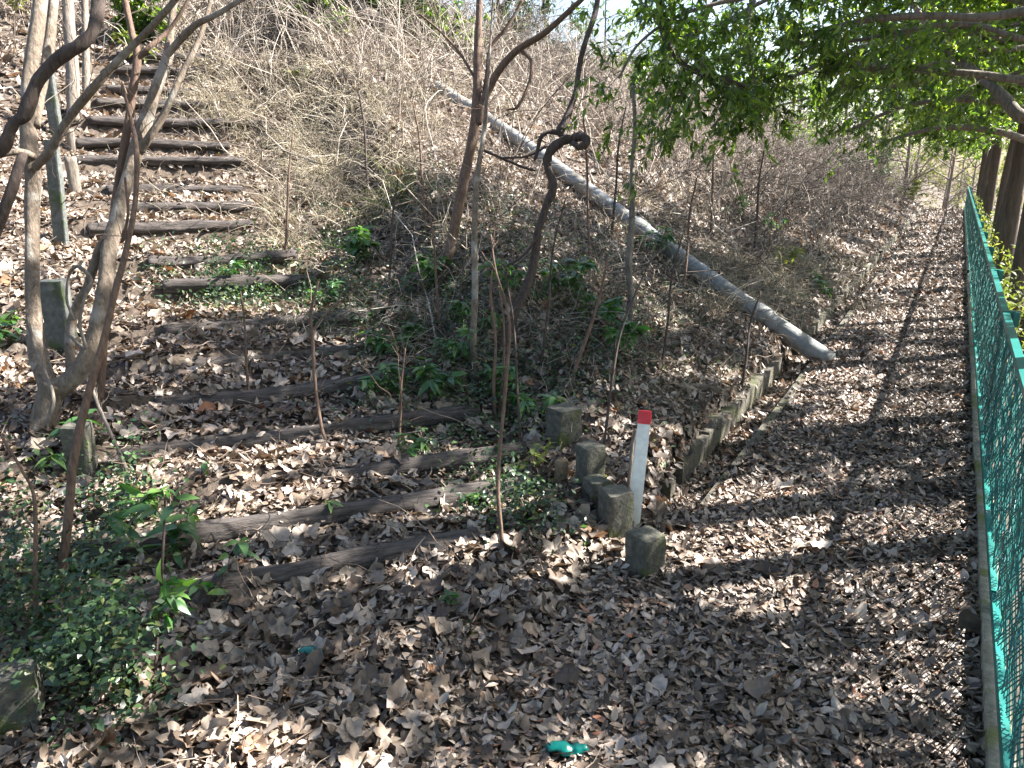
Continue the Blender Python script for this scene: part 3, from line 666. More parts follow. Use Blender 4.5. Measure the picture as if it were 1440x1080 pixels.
simple_tree('sapling', 'long whippy sapling rising from behind the upright block', 'sapling',
    [(842, 684, 5, 0), (850, 620, 4, 0), (860, 540, 4, 0), (872, 470, 4, 0), (895, 410, 3, 0), (918, 360, 2, 0)], 'bark_dark', 5, .25)
simple_tree('sapling', 'pair of thin bare stems beside the pale sapling in the middle', 'sapling',
    [(697, 592, 5, 0), (694, 540, 5, 0), (697, 480, 4, 0), (690, 420, 4, 0), (692, 380, 3, 0)], 'bark_red', 6, .25, [[(700, 590, 4, .05), (708, 520, 4, .05), (708, 450, 3, .05), (700, 400, 2, .05)]])
simple_tree('sapling', 'thin straight dark stem at the left among the near ivy', 'sapling',
    [(218, 968, 5, 0), (221, 900, 4, 0), (226, 830, 4, 0), (230, 760, 4, 0), (232, 700, 3, 0)], 'bark_dark', 4, .15, (), None, 4, .002, 'plant', .085)
simple_tree('sapling', 'thin brown stem rising in the lower left corner', 'sapling',
    [(60, 905, 7, 0), (50, 850, 6, 0), (50, 780, 6, 0), (48, 700, 5, 0), (30, 660, 4, 0), (0, 610, 4, 0)], 'bark_red', 3, .2)
simple_tree('sapling', 'leaning bare twig beside the foot of the orange sapling', 'sapling',
    [(182, 672, 6, 0), (165, 630, 5, 0), (140, 575, 5, 0), (128, 540, 4, 0)], 'bark_grey', 3, .15)
for k, (x, y, dx, h, lab) in enumerate(((560, 640, 10, 150, 'thin bare shoot in the middle of the stairs'), (735, 640, -25, 260, 'slender bare shoot left of the peg'), (960, 420, 20, 170, 'thin bare shoot just above the pipe'), (1040, 560, 30, 150, 'bare shoot on the slope below the pipe'),
        (830, 380, -10, 220, 'bare dark shoot crossing the middle of the pipe'), (930, 520, 30, 190, 'bare shoot on the sunny slope right of the grey sapling'), (600, 330, -20, 190, 'bare shoot below the top of the pipe'), (545, 420, 15, 170, 'bare shoot rising from the ivy left of the reddish tree'), (1000, 330, 5, 130, 'bare shoot beyond the pipe under the evergreen boughs'), (760, 520, 35, 240, 'long bare shoot leaning right beside the dark twisted vine'), (400, 380, 12, 190, 'bare shoot standing in the dry grass below the dark logs'), (520, 300, -15, 170, 'bare shoot in the pale grass left of the reddish tree'), (350, 560, -12, 150, 'bare shoot on the middle log steps left of the centre'), (1060, 360, 15, 150, 'bare shoot in the brown thicket above the lower pipe'), (620, 480, -20, 200, 'bare shoot just left of the pale straight sapling'), (860, 330, 20, 180, 'bare shoot beyond the middle of the pipe'))):
    simple_tree('bare_shoot', lab, 'shoot', [(x, y, 4, 0), (x+dx*.3, y-h*.35, 3.6, 0), (x+dx*.5, y-h*.7, 3, 0), (x+dx, y-h, 2, 0)], 'bark_dark' if k % 2 else 'bark_red', 7, .3, (), 'bare shoots on the slope')
# dead stick by the stake
b = G(882, 694); mb = MB(); stem(mb, [(881, 700, 6, 0), (886, 665, 6, 0), (889, 630, 6, 0), (894, 603, 6, 0)], depth(b), 8, .25)
tag(mb.build('broken_stick', M['bark_grey'], None, b), 'broken upright stick just left of the white stake', 'stick')
# fallen branches on the foreground
def fallen(pts, mat, label, tw=0):
    rows = []
    for (x, y, wpx) in pts:
        q = G(x, y, .02); rows.append((*q, wpx*depth(q)/FPX/2))
    pr = resample(rows, len(pts)*8); mb = MB(); tube(mb, pr, 8, True, .2, .5, pts[0][0])
    if tw: grow(mb, None, pr, tw, .18, 0, 0, .1, .1, .1, rad=.002)
    tag(mb.build('fallen_branch', M[mat], None, rows[0][:3]), label, 'branch', 'fallen branches')
fallen([(588, 972, 6), (620, 957, 9), (650, 945, 10), (690, 944, 10), (715, 938, 8), (732, 928, 6)], 'bark_dark', 'dark fallen branch curving across the foreground leaves', 3)
fallen([(545, 902, 5), (560, 940, 7), (600, 942, 5), (650, 945, 4)], 'bark_grey', 'thin pale fallen twig left of the dark fallen branch')
fallen([(468, 905, 4), (490, 930, 6), (505, 952, 5)], 'bark_dark', 'short dark twig lying in the foreground leaves', 0)
fallen([(745, 650, 7), (760, 630, 7), (768, 612, 5)], 'bark_grey', 'short pale stick lying beside the peg')
fallen([(470, 665, 5), (520, 690, 4), (560, 720, 4), (600, 760, 3)], 'bark_grey', 'long thin pale twig lying down across the second log', 4)
fallen([(1000, 545, 4), (1040, 575, 4), (1075, 605, 3)], 'bark_dark', 'dark twig lying on the slope above the low wall', 3)

# ------------------------------------------------------------------ tree row beyond the fence with boughs over the path
def limb3(p0, dirv, L, r0, droop, n=14, wig=.06):
    dirv = unit(np.asarray(dirv, float)); pts_ = [np.array(p0, float)]; dcur = dirv.copy()
    for i in range(n-1):
        dcur = unit(dcur+rng.normal(size=3)*wig*2+np.array([0, 0, -droop/n])); pts_.append(pts_[-1]+dcur*L/n)
    return np.column_stack([np.array(pts_), r0*np.linspace(1, .18, n)])
def row_tree(variant, near=True):
    tr = empty('evergreen_tree', (0, 0, 0))
    mb = MB(); h = 6.2; lean = rng.normal(size=2)*.03; rr = rng.uniform(.075, .10) if near else rng.uniform(.065, .095)
    zz = np.linspace(-.8, h, 22)
    pr = np.column_stack([lean[0]*zz+.03*np.sin(zz*1.3+variant), lean[1]*zz+.03*np.cos(zz+variant), zz, rr*(1.1-.11*np.clip(zz, 0, 9))])
    tube(mb, pr, 14, True, .14, .5, variant*5, .22); mb.build('trunk', M['bark_row'], tr)
    ml = MB(); mt = MB(); mbr = MB()
    for i in range(36 if near else 32):
        left = i < (18 if near else 18)
        z0 = rng.uniform(3.0 if near else 2.2, 5.6) if left else rng.uniform(2.0 if near else 2.8, 5.4)
        if left and not near and i < 6: z0 = rng.uniform(2.1, 2.8)
        az = (math.pi if left else 0)+rng.normal()*.5+.35
        L = rng.uniform(1.7, 3.1)*(1.0 if left else .85); el = rng.uniform(.0, .5)+(.25 if near and left else 0)
        j = np.searchsorted(zz, z0); p0 = pr[j, :3]
        lp = limb3(p0, (math.cos(az)*math.cos(el), math.sin(az)*math.cos(el), math.sin(el)), L, .03, (.1 if near and left else .22 if near else .34), wig=.04 if near else .06)
        tube(mbr, lp, 6, True, .1)
        grow(mt, ml, lp, 26, .38, 15, .078, .1 if near and left else .2, .1, .2, .42, .0035, sub=1)
    mbr.build('branches', M['bark_grey'], tr); mt.build('twigs', M['bark_dark'], tr); ml.build('crown', M['canopy'], tr)
    return tr
def copy_tree(o):
    c = o.copy(); sc.collection.objects.link(c)
    for ch in list(o.children):
        d_ = ch.copy(); sc.collection.objects.link(d_); d_.parent = c
    return c
ordn = ['first', 'second', 'third', 'fourth', 'fifth', 'sixth', 'seventh', 'eighth', 'ninth', 'tenth', 'eleventh', 'twelfth', 'thirteenth', 'fourteenth', 'fifteenth', 'sixteenth', 'seventeenth', 'eighteenth', 'nineteenth', 'twentieth', 'twenty-first', 'twenty-second']
rng = np.random.default_rng(SEED_ROW)
variants = [row_tree(v, v < 3) for v in range(6)]
rowy = [-2.6, -.4, 1.8, 4.0, 6.1, 8.0, 9.9, 12.1, 14.6, 17.4, 20.4, 23.8, 27.6, 31.8, 36]
usedv = set()
for i, y in enumerate(rowy):
    vi = i % 3 if y < 7 else 3+i % 3; o = variants[vi]
    if vi in usedv: o = copy_tree(o)
    usedv.add(vi)
    x = .70+rng.uniform(-.05, .06); o.location = (x, y, float(H(x, y))); o.rotation_euler = (0, 0, rng.uniform(-.3, .3))
    s_ = rng.uniform(.92, 1.08); o.scale = (s_, s_, s_)
    tag(o, 'evergreen tree beyond the green fence, %s in the row counted from the near end' % ordn[i], 'tree', 'evergreen trees in a row beyond the fence')

rng = np.random.default_rng(21)
# the near tree whose low boughs hang over the path, limbs laid out in depth
bt = np.array([.95, 5.0, float(H(.95, 5.0))])
tr = empty('overhanging_tree', bt); tag(tr, 'broadleaf evergreen whose long bare limbs and leafy boughs arch over the path, top right', 'tree')
mb = MB(); pr = np.column_stack([.95+.02*np.sin(np.linspace(0, 5, 16)), 5+.04*np.linspace(-1, 5, 16)*0, np.linspace(-.5, 5, 16), np.linspace(.15, .07, 16)]); tube(mb, pr, 12, True, .14, .5, 2, .2); mb.build('trunk', M['bark_row'], tr, bt)
ml = MB(); mt = MB()
limbs = [([(1500, 5, 16, -.2), (1440, 16, 13, 0), (1380, 24, 11, .1), (1320, 22, 10, .2), (1260, 24, 10, .3), (1200, 32, 8, .4), (1150, 45, 6, .5), (1090, 60, 4, .6)], 4.3),
         ([(1500, 150, 20, .6), (1440, 165, 18, .6), (1410, 135, 15, .7), (1370, 100, 12, .9), (1330, 65, 10, 1.1), (1300, 30, 8, 1.2), (1270, -20, 7, 1.3)], 5.2),
         ([(1500, 100, 12, 0), (1440, 112, 11, 0), (1380, 105, 10, .1), (1320, 100, 9, .2), (1250, 98, 8, .3), (1190, 90, 7, .4), (1140, 65, 5, .5), (1100, 50, 4, .5)], 4.9),
         ([(1500, 40, 10, 0), (1440, 55, 9, 0), (1370, 35, 8, .1), (1300, 38, 7, .2), (1240, 50, 6, .3), (1180, 58, 5, .4), (1120, 40, 4, .5)], 4.8),
         ([(1500, 170, 12, .5), (1440, 118, 9, .7), (1400, 108, 8, .8), (1340, 88, 8, .9), (1280, 95, 6, 1.0), (1210, 88, 5, 1.1), (1160, 70, 4, 1.2)], 6.0),
         ([(925, -60, 8, 0), (928, 0, 8, 0), (934, 50, 9, 0), (958, 88, 8, 0), (985, 103, 8, 0), (1020, 112, 8, 0), (1048, 122, 5, 0)], 4.6),
         ([(1500, -60, 12, 0), (1400, -50, 11, 0), (1300, -30, 9, 0), (1180, -10, 8, 0), (1060, -5, 7, 0), (960, 20, 5, 0), (900, 60, 4, 0), (870, 110, 3, 0)], 4.6),
         ([(1450, -80, 12, .3), (1300, -70, 10, .3), (1150, -50, 8, .3), (1040, -30, 7, .3), (980, 40, 5, .3), (960, 110, 4, .3), (940, 170, 3, .3)], 4.9),
         ([(1060, 0, 7, .3), (1050, 50, 6, .3), (1060, 110, 5, .3), (1075, 150, 4, .3)], 5.4),
         ([(1500, 190, 12, 1.5), (1430, 150, 10, 1.6), (1350, 140, 8, 1.8), (1270, 150, 6, 2.0), (1190, 185, 4, 2.2)], 6.0),
         ([(1480, 210, 12, 3), (1400, 185, 9, 3), (1320, 180, 7, 3.2), (1240, 200, 4, 3.5)], 6.0),
         ([(1460, 130, 9, 2), (1360, 110, 7, 2.1), (1260, 120, 6, 2.2), (1170, 130, 5, 2.4), (1090, 150, 3, 2.6)], 6.0),
         ([(1200, -40, 7, 2), (1100, -10, 6, 2), (1020, 30, 5, 2), (960, 60, 4, 2), (910, 110, 3, 2)], 5.0),
         ([(1300, 40, 7, 1), (1200, 70, 6, 1.1), (1110, 110, 5, 1.2), (1040, 140, 4, 1.3), (1000, 180, 3, 1.3)], 5.2),
         ([(1500, 60, 10, 1), (1400, 70, 8, 1.1), (1300, 60, 7, 1.2), (1200, 110, 5, 1.3), (1150, 150, 4, 1.4)], 6.0)]
for q, (L_, d_) in enumerate(limbs):
    mb = MB(); lp = stem(mb, L_, d_, 8, .12); mb.build('limb', M['bark_grey'] if q not in (5,) else M['bark_dark'], tr, bt)
    grow(mt, ml, lp, 40 if q in (5, 6, 7, 8) else 26, .50, 13, .066, .12, .05, .25 if q != 5 else .05, .38, .003, sub=2)
mt.build('twigs', M['bark_grey'], tr, bt); ml.build('crown', M['canopy'], tr, bt)

rng = np.random.default_rng(33)
# ------------------------------------------------------------------ hilltop and far trees
def bush_tree(name, label, cat, group, x, y, h, spread, nl, LL, lmat, tmat='bark_dark', bare=False, limbs_n=10, r0=.06, z0f=.25):
    z = float(H(x, y)); b = np.array([x, y, z]); tr = empty(name, b); tag(tr, label, cat, group)
    mb = MB(); zz = np.linspace(-.2, h*.8, 12)
    pr = np.column_stack([x+rng.normal()*.04*zz, y+rng.normal()*.04*zz, z+zz, np.linspace(r0, r0*.3, 12)]); tube(mb, pr, 8, True, .1); mb.build('trunk', M[tmat], tr, b)
    ml = MB(); mt = MB()
    for i in range(limbs_n):
        k_ = rng.integers(int(11*z0f), 12); az = rng.uniform(0, 6.28); el = rng.uniform(.1, 1.1)
        lp = limb3(pr[k_, :3], (math.cos(az)*math.cos(el), math.sin(az)*math.cos(el), math.sin(el)), spread*rng.uniform(.6, 1.1), r0*.4, .3, 10)
        tube(mt, lp, 5, True); grow(mt, None if bare else ml, lp, 12, spread*.4, nl, LL, .1, .2, .15, .45, max(.004, r0*.08), sub=1)
    mt.build('branches', M[tmat], tr, b)
    if not bare: ml.build('crown', M[lmat], tr, b)
    return tr
hill_specs = [((540, 40), 1.7, .9, 'green shrub near the hilltop left of the reddish tree'), ((612, 62), 1.9, 1.0, 'green shrub on the hilltop above the head of the pipe'), ((700, 74), 3.6, 1.6, 'dark evergreen on the hilltop right of the reddish tree, against the sky'),
              ((772, 92), 3.8, 1.7, 'dark evergreen on the hilltop left of the twisted vine top'), ((850, 108), 3.6, 1.6, 'evergreen on the ridge just behind the left end of the boughs'), ((930, 128), 4.2, 1.8, 'evergreen on the ridge hidden behind the overhanging boughs'),
              ((440, 30), 1.5, .9, 'small green shrub above the marker stone near the top edge'), ((190, 60), 1.0, .6, 'light green shrub high behind the pale stems, left'), ((1245, 262), 1.9, .9, 'green shrub at the far left edge of the path end'), ((1215, 268), 2.6, 1.2, 'dark green shrub in the far thicket near the path end'),
              ((1120, 215), 3.8, 1.8, 'evergreen behind the far thicket'), ((1020, 160), 4.0, 1.8, 'evergreen on the ridge in the middle of the far thicket')]
for ((x, y), h, sp_, lab) in hill_specs:
    q = G(x, y); bush_tree('evergreen_shrub', lab, 'shrub', 'evergreen shrubs along the hilltop', q[0], q[1], h, sp_, 13, .10, 'ivy' if 'dark' in lab else 'canopy', z0f=.0, limbs_n=14, r0=.035)
for k, (x, y, h, lab) in enumerate(((-13.2, 15.8, 6, 'bare tree on the hilltop against the blue gap of sky'), (-12.5, 17, 5.5, 'second bare tree in the blue gap, slightly right'), (-11.8, 20.2, 5.5, 'bare tree on the hilltop behind the twisted vine'))):
    bush_tree('bare_tree', lab, 'tree', 'bare trees on the hilltop', x, y, h, 1.8, 0, 0, None, 'bark_grey', True, 12, .07, .2)
far = [(-1.9, 36.5, 6, 2.0, 'bare leaning tree at the far end of the path'), (-.4, 42, 7, 2.4, 'bare tree in the bright gap beyond the path end'), (-3.2, 40, 7, 2.6, 'pale bare tree left of the path end'), (.9, 39.5, 6, 2.2, 'bare tree at the path end beside the fence'), (-5.5, 44, 8, 3, 'tall bare tree behind the far thicket')]
for (x, y, h, sp_, lab) in far:
    bush_tree('bare_tree', lab, 'tree', 'bare trees at the end of the path', x, y, h, sp_, 0, 0, None, 'bark_grey', True, 16, .09, .1)
for (x, y, h, sp_, lab) in ((-2.2, 52, 8, 3, 'pale bare tree in the haze left of the bright gap'), (.8, 56, 8, 3, 'pale bare tree straight beyond the path'), (-.8, 63, 9, 3.5, 'farthest bare tree in the bright gap'), (-5, 50, 8, 3, 'bare tree behind the bright yellow bush')):
    bush_tree('bare_tree', lab, 'tree', 'bare trees at the end of the path', x, y, h, sp_, 0, 0, None, 'bark_grey', True, 26, .09, .05)
far2 = [(-4.5, 60, 9, 4, 'distant green tree left of the bright gap'), (3.5, 66, 10, 4.5, 'distant green tree in line with the fence'), (-10, 55, 9, 4, 'distant green tree behind the ridge end'), (0.2, 84, 8, 4.5, 'most distant tree, straight beyond the path'), (-4, 88, 8, 5, 'distant pale green tree just left of the gap beyond the path'), (5, 92, 8, 5, 'distant pale green tree beyond the fence end'), (-12, 80, 10, 5, 'distant green tree far left of the gap')]
for (x, y, h, sp_, lab) in far2:
    bush_tree('distant_tree', lab, 'tree', 'distant trees beyond the path', x, y, h, sp_, 6, .3, 'yellowgreen', 'bark_grey', False, 16, .12, .05)
for k, (x, y, h, lab) in enumerate(((4.5, 13, 6, 'slim grey trunk farther beyond the fence, right edge'), (4.0, 19, 6, 'slim grey trunk beyond the fence row, between nearer trunks'), (3.2, 25, 6, 'slim trunk beyond the fence row, far along'), (5, 30, 6, 'farthest slim trunk beyond the fence'))):
    bush_tree('distant_tree', lab, 'tree', 'slim trees beyond the fence row', x, y, h+1.5, 1.8, 5, .12, 'canopy', 'bark_row', False, 12, .11, .35)

# ------------------------------------------------------------------ masses: leaves, ivy, thicket, dry grass
def polar(n, r0, r1, a0, a1, power=1.0):
    r = r0*(r1/r0)**rng.random(n) if power == 0 else (r0**power+(r1**power-r0**power)*rng.random(n))**(1/power)
    a = rng.uniform(a0, a1, n)           # degrees left of +Y
    return -r*np.sin(np.radians(a)), r*np.cos(np.radians(a))
def lay(X, Y, lift=0.0): return np.stack([X, Y, H(X, Y)+lift], -1)
def orient(X, Y, tilt):
    nn = unit(N(X, Y)+rng.normal(size=(len(X), 3))*tilt[:, None]); a = unit(np.cross(nn, rng.normal(size=(len(X), 3)))); return a, nn
onpath = lambda X: (X > -1.06) & (X < .28)
def stco(X, Y): dx = X-SO[0]; dy = Y-SO[1]; return dx*SA[0]+dy*SA[1], dx*SB[0]+dy*SB[1]
def nearlog(X, Y):
    s_, t_ = stco(X, Y); st_ = np.array([q[0] for q in STEPS]); dmin = np.min(np.abs(s_[:, None]+.02-st_[None]), 1)
    return (dmin < .055) & (np.abs(t_-tcen(s_)) < 1.0)
big = MB(); 
# big crumpled leaves on hill and foreground
def bigleaves(n, r0, r1, a0, a1, L0, L1, K=20, power=1.3, thin=0.0):
    X, Y = polar(n, r0, r1, a0, a1, power)
    s_, t_ = stco(X, Y)
    pth = onpath(X) & ((s_ < -.1) | (t_ > 1.2))
    dens = np.where(X > .27, 0, np.where(pth, .10, .85))
    dens = dens*np.where(nearlog(X, Y), .38, 1.0)*np.where((X < -1.2) & (t_ > 1.6), .16, 1.0)
    k = rng.random(n) < dens; X, Y = X[k], Y[k]; n = len(X)
    a, nn = orient(X, Y, rng.uniform(.05, .42, n))
    lobed_leaves(big, lay(X, Y, 0)+np.array([0, 0, 1])*rng.uniform(.008, .04, n)[:, None], a, nn, rng.uniform(L0, L1, n)**1.0, rng.random(n), 5, .22, K)
bigleaves(3400, 1.3, 4.2, -16, 78, .045, .125)
bigleaves(5200, 4.0, 9, -6, 72, .05, .13, 14)
bigleaves(5000, 9, 17, -2, 66, .08, .16, 8)
med = MB()
def medleaves(n, r0, r1, a0, a1, L0, L1, rows=3, power=1.3, tl=.55):
    X, Y = polar(n, r0, r1, a0, a1, power); s_, t_ = stco(X, Y)
    pth = onpath(X) & ((s_ < -.1) | (t_ > 1.2))
    k = rng.random(n) < np.where(X > .27, 0, np.where(pth, .12, 1.0))*np.where(nearlog(X, Y), .40, 1.0)
    X, Y = X[k], Y[k]; n = len(X); a, nn = orient(X, Y, rng.uniform(.1, tl, n)); l = rng.uniform(L0, L1, n)
    batch_leaves(med, lay(X, Y, 0)+np.array([0, 0, 1])*rng.uniform(.0, .03, n)[:, None], a, nn, l, l*rng.uniform(.35, .6, n), rng.uniform(-.7, .7, n), rng.uniform(-.6, .7, n), rows, rng.random(n)*.97, 'ovate', .3)
medleaves(44000, 1.3, 4.5, -16, 80, .018, .065)
medleaves(72000, 4.5, 10, -6, 74, .025, .075)
medleaves(42000, 10, 24, -2, 68, .07, .15, 2)
medleaves(16000, 22, 42, 0, 40, .10, .2, 2)
o = big.build('large_fallen_leaves', M['litter'], None); tag(o, 'large curled tan leaves strewn over the stairs and foreground', 'leaves', None, 'stuff')
o = med.build('fallen_leaves', M['litter'], None); tag(o, 'carpet of small dry brown leaves over the slope', 'leaves', None, 'stuff')
pl = MB()
def pathleaves(n, y0, y1, L0, L1, rows, pw=1.0):
    Y = y0*(y1/y0)**rng.random(n) if pw == 0 else rng.uniform(y0, y1, n); X = rng.uniform(-1.06, .275, n)
    s_, t_ = stco(X, Y); k = (s_ < .0) | (t_ > 1.1); X, Y = X[k], Y[k]; n = len(X)
    a, nn = orient(X, Y, rng.uniform(.04, .28, n)); l = rng.uniform(L0, L1, n)
    batch_leaves(pl, lay(X, Y, 0)+np.array([0, 0, 1])*rng.uniform(.005, .028, n)[:, None], a, nn, l, l*rng.uniform(.3, .6, n), rng.uniform(-.6, .6, n), rng.uniform(-.5, .6, n), rows, rng.random(n), 'ovate', .25)
pathleaves(26000, 1.2, 4, .018, .06, 3)
pathleaves(42000, 4, 10, .02, .062, 3)
pathleaves(26000, 10, 36, .05, .11, 2)
n = 9000; Y = 3+31*rng.random(n)**1.4; X = rng.uniform(-1.07, -.84, n)
wl = rng.random(n) < .12; X = np.where(wl, rng.uniform(-1.2, -1.06, n), X); zb = np.where(wl, .10, -.062)+rng.uniform(0, .035, n)
a, nn = orient(X, Y, rng.uniform(.1, .5, n)); l = rng.uniform(.03, .09, n)
batch_leaves(pl, np.stack([X, Y, zb], -1), a, nn, l, l*rng.uniform(.3, .6, n), rng.uniform(-.6, .6, n), rng.uniform(-.5, .6, n), 3, rng.random(n), 'ovate', .25)
o = pl.build('path_leaves', M['litter_path'], None); tag(o, 'small trodden brown leaves covering the path and gutter', 'leaves', None, 'stuff')
# leaves stuck on logs: a few of the above fall there; debris twigs on the floor
tg = MB()
X, Y = polar(5200, 1.4, 14, -14, 76, 1.3); k = (X < .25) & ((X < -1.1) | (rng.random(len(X)) < .15)); X, Y = X[k], Y[k]; n = len(X)
a, nn = orient(X, Y, np.full(n, .1)); r_ = np.hypot(X, Y)
tp = twig_pts(lay(X, Y, .022), unit(a+nn*rng.uniform(-.02, .35, n)[:, None]), rng.uniform(.06, .4, n), rng.normal(size=(n, 3))*.12, 5, .03)
batch_tubes(tg, tp, np.linspace(1, .5, 5)[None]*rng.uniform(.0011, .0028, n)[:, None]*(1+.10*r_[:, None]), 3)
o = tg.build('dead_twigs', M['twig'], None); tag(o, 'scattered thin dead twigs lying among the fallen leaves', 'twigs', None, 'stuff')

# upright / arching brown thicket stems
th = MB()
def thicket(n, cx, cy, sx, sy, hmin, hmax, rad, lean=(0, 0), bendz=-.5):
    """region given in picture-free world coordinates"""
    X = cx+rng.normal(size=n)*sx; Y = cy+rng.normal(size=n)*sy
    k = X < -1.45; X, Y = X[k], Y[k]; s_, t_ = stco(X, Y); w0 = pts[0][:2]; wv_ = pts[-1][:2]-w0; ll = np.hypot(*wv_); al = ((X-w0[0])*wv_[0]+(Y-w0[1])*wv_[1])/ll; ac = ((X-w0[0])*wv_[1]-(Y-w0[1])*wv_[0])/ll
    k = ~((np.abs(t_-tcen(s_)+.15) < .7) & (s_ < 10.5)) & ~((al > -1) & (al < ll+.1) & (ac > -.3) & (ac < 1.1)); X, Y = X[k], Y[k]; n = len(X)
    D = unit(rng.normal(size=(n, 3))*np.array([.6, .6, .3])+np.array([lean[0], lean[1], 1.0]))
    L = rng.uniform(hmin, hmax, n); bend = rng.normal(size=(n, 3))*np.array([.45, .45, .2])+np.array([0, 0, bendz])
    tp = twig_pts(lay(X, Y, -.02), D, L, bend, 7, .035)
    batch_tubes(th, tp, np.linspace(1, .35, 7)[None]*rad*rng.uniform(.6, 1.2, n)[:, None], 3)
    m = n*3; ii = rng.integers(0, n, m); kk = rng.integers(1, 6, m)
    D2 = unit(unit(tp[ii, kk+1 if False else np.minimum(kk+1, 6)]-tp[ii, kk])*.6+rng.normal(size=(m, 3))*.7)
    tp2 = twig_pts(tp[ii, kk], D2, L[ii]*rng.uniform(.15, .45, m), rng.normal(size=(m, 3))*.2+np.array([0, 0, -.15]), 5, .04)
    batch_tubes(th, tp2, np.linspace(1, .4, 5)[None]*rad*.6*np.ones((m, 1)), 3)
# beyond the pipe: brown thicket; w = distance from path
for (cx, cy, sx, sy, n) in ((-4.2, 12.5, 1.4, 1.8, 900), (-4.0, 17, 1.3, 2.6, 1000), (-3.2, 22, .9, 3, 700), (-2.7, 28, .7, 3.5, 600), (-7.5, 14, 2, 3, 1000), (-8, 20, 2.0, 4, 800), (-2.6, 15, .5, 4, 500), (-5, 32, 2, 4, 1300), (-9, 30, 3, 5, 1500), (-3, 38, 1.5, 4, 900)):
    thicket(int(n*.6), cx, cy, sx, sy, .5, 2.0, .0068, bendz=-.3)
for (cx, cy, sx, sy, n) in ((-9.5, 11, 2.2, 2.2, 1100), (-12, 8.5, 2.0, 2.5, 900), (-13, 13, 2, 3, 900), (-7.2, 8.8, 1.2, 1.2, 150), (-12.5, 18, 2, 3, 600)):
    thicket(int(n*.6), cx, cy, sx, sy, .5, 1.7, .0068, bendz=-.4)
for (cx, cy, sx, sy, n) in ((-3.6, 5.6, .9, .7, 200), (-2.6, 5.2, .6, .7, 160), (-5.2, 7.4, .8, .8, 220), (-4.6, 9.5, 1, 1, 220), (-2.4, 8.6, .6, 1.2, 160), (-2.4, 4.2, .5, .5, 160), (-3.2, 4.4, .6, .5, 160), (-3.8, 7.6, 1.2, 1.0, 350), (-5.5, 6.2, .8, .8, 200), (-2.0, 6.2, .4, .8, 120)):
    thicket(n, cx, cy, sx, sy, .2, .8, .0026, bendz=-.5)
def canes(n, cx, cy, sx, sy, lo, hi, rad):
    X = cx+rng.normal(size=n)*sx; Y = cy+rng.normal(size=n)*sy; k = X < -1.5; X, Y = X[k], Y[k]; s_, t_ = stco(X, Y); k = ~((np.abs(t_-tcen(s_)+.15) < .65) & (s_ < 10)); X, Y = X[k], Y[k]; n = len(X)
    tp = twig_pts(lay(X, Y, -.02), unit(rng.normal(size=(n, 3))*np.array([.45, .45, .1])+np.array([0, 0, 1.0])), rng.uniform(lo, hi, n), rng.normal(size=(n, 3))*.3+np.array([0, 0, -.25]), 7, .015)
    batch_tubes(th, tp, np.linspace(1, .35, 7)[None]*rad*rng.uniform(.6, 1.2, n)[:, None], 4, rng.uniform(.75, 1, n))
for a_ in ((500, -10, 10.5, 2.4, 2.4, .8, 2.0, .0075), (260, -7.5, 9.5, 1.2, 1.2, .6, 1.4, .006), (300, -4.2, 14, 1.6, 3, .7, 2.0, .008), (250, -3.5, 22, 1.2, 4, .8, 2.2, .010), (300, -9, 16, 2.5, 3, .8, 2.2, .009)): canes(*a_)
o = th.build('thicket', M['thicket'], None); tag(o, 'tangle of bare brown brambles and shoots over the slope and hilltop', 'thicket', None, 'stuff')

# dry grass
dg = MB()
def tuft(mb, c, n, L, spread, rad, droop=-.75):
    P0 = np.repeat(np.asarray(c)[None], n, 0)+rng.normal(size=(n, 3))*np.array([spread, spread, 0])
    P0[:, 2] = H(P0[:, 0], P0[:, 1])-.01
    D = unit(rng.normal(size=(n, 3))*np.array([.45, .45, .1])+np.array([.1, -.15, 1.0]))
    tp = twig_pts(P0, D, L*rng.uniform(.5, 1.1, n), rng.normal(size=(n, 3))*.3+np.array([0, 0, droop])+D*.1, 6, .02)
    batch_tubes(mb, tp, np.linspace(1, .3, 6)[None]*rad*np.ones((n, 1)), 3)
for k in range(300):
    x, y = rng.choice([0, 1, 2, 3, 4], p=[.3, .25, .2, .15, .1]), 0
    cx, cy, sx, sy = [(460, 210, 70, 70), (560, 120, 130, 60), (330, 90, 60, 50), (1090, 400, 60, 25), (980, 330, 80, 60)][x]
    q = G(np.clip(cx+rng.normal()*sx, 250 if x < 3 else 700, 1260), np.clip(cy+rng.normal()*sy, 10, 460)); tuft(dg, q, 30, .55, .07, .0032 if depth(q) < 9 else .0045)
for (x, y) in ((215, 235), (250, 262), (300, 205), (330, 182), (345, 232), (310, 290), (265, 182), (180, 205), (350, 262), (230, 290)):
    tuft(dg, G(x, y), 16, .38, .12, .0026)
for k in range(260):
    x = rng.integers(0, 4); cx, cy, sx, sy = [(960, 540, 60, 50), (900, 440, 60, 40), (1040, 580, 40, 40), (820, 360, 80, 50)][x]
    q = G(cx+rng.normal()*sx, cy+rng.normal()*sy)
    if q[0] < -1.2: tuft(dg, q, 14, .16, .07, .0014)
o = dg.build('dry_grass', M['straw'], None); tag(o, 'dry pale grass and straw across the upper slope', 'grass', None, 'stuff')
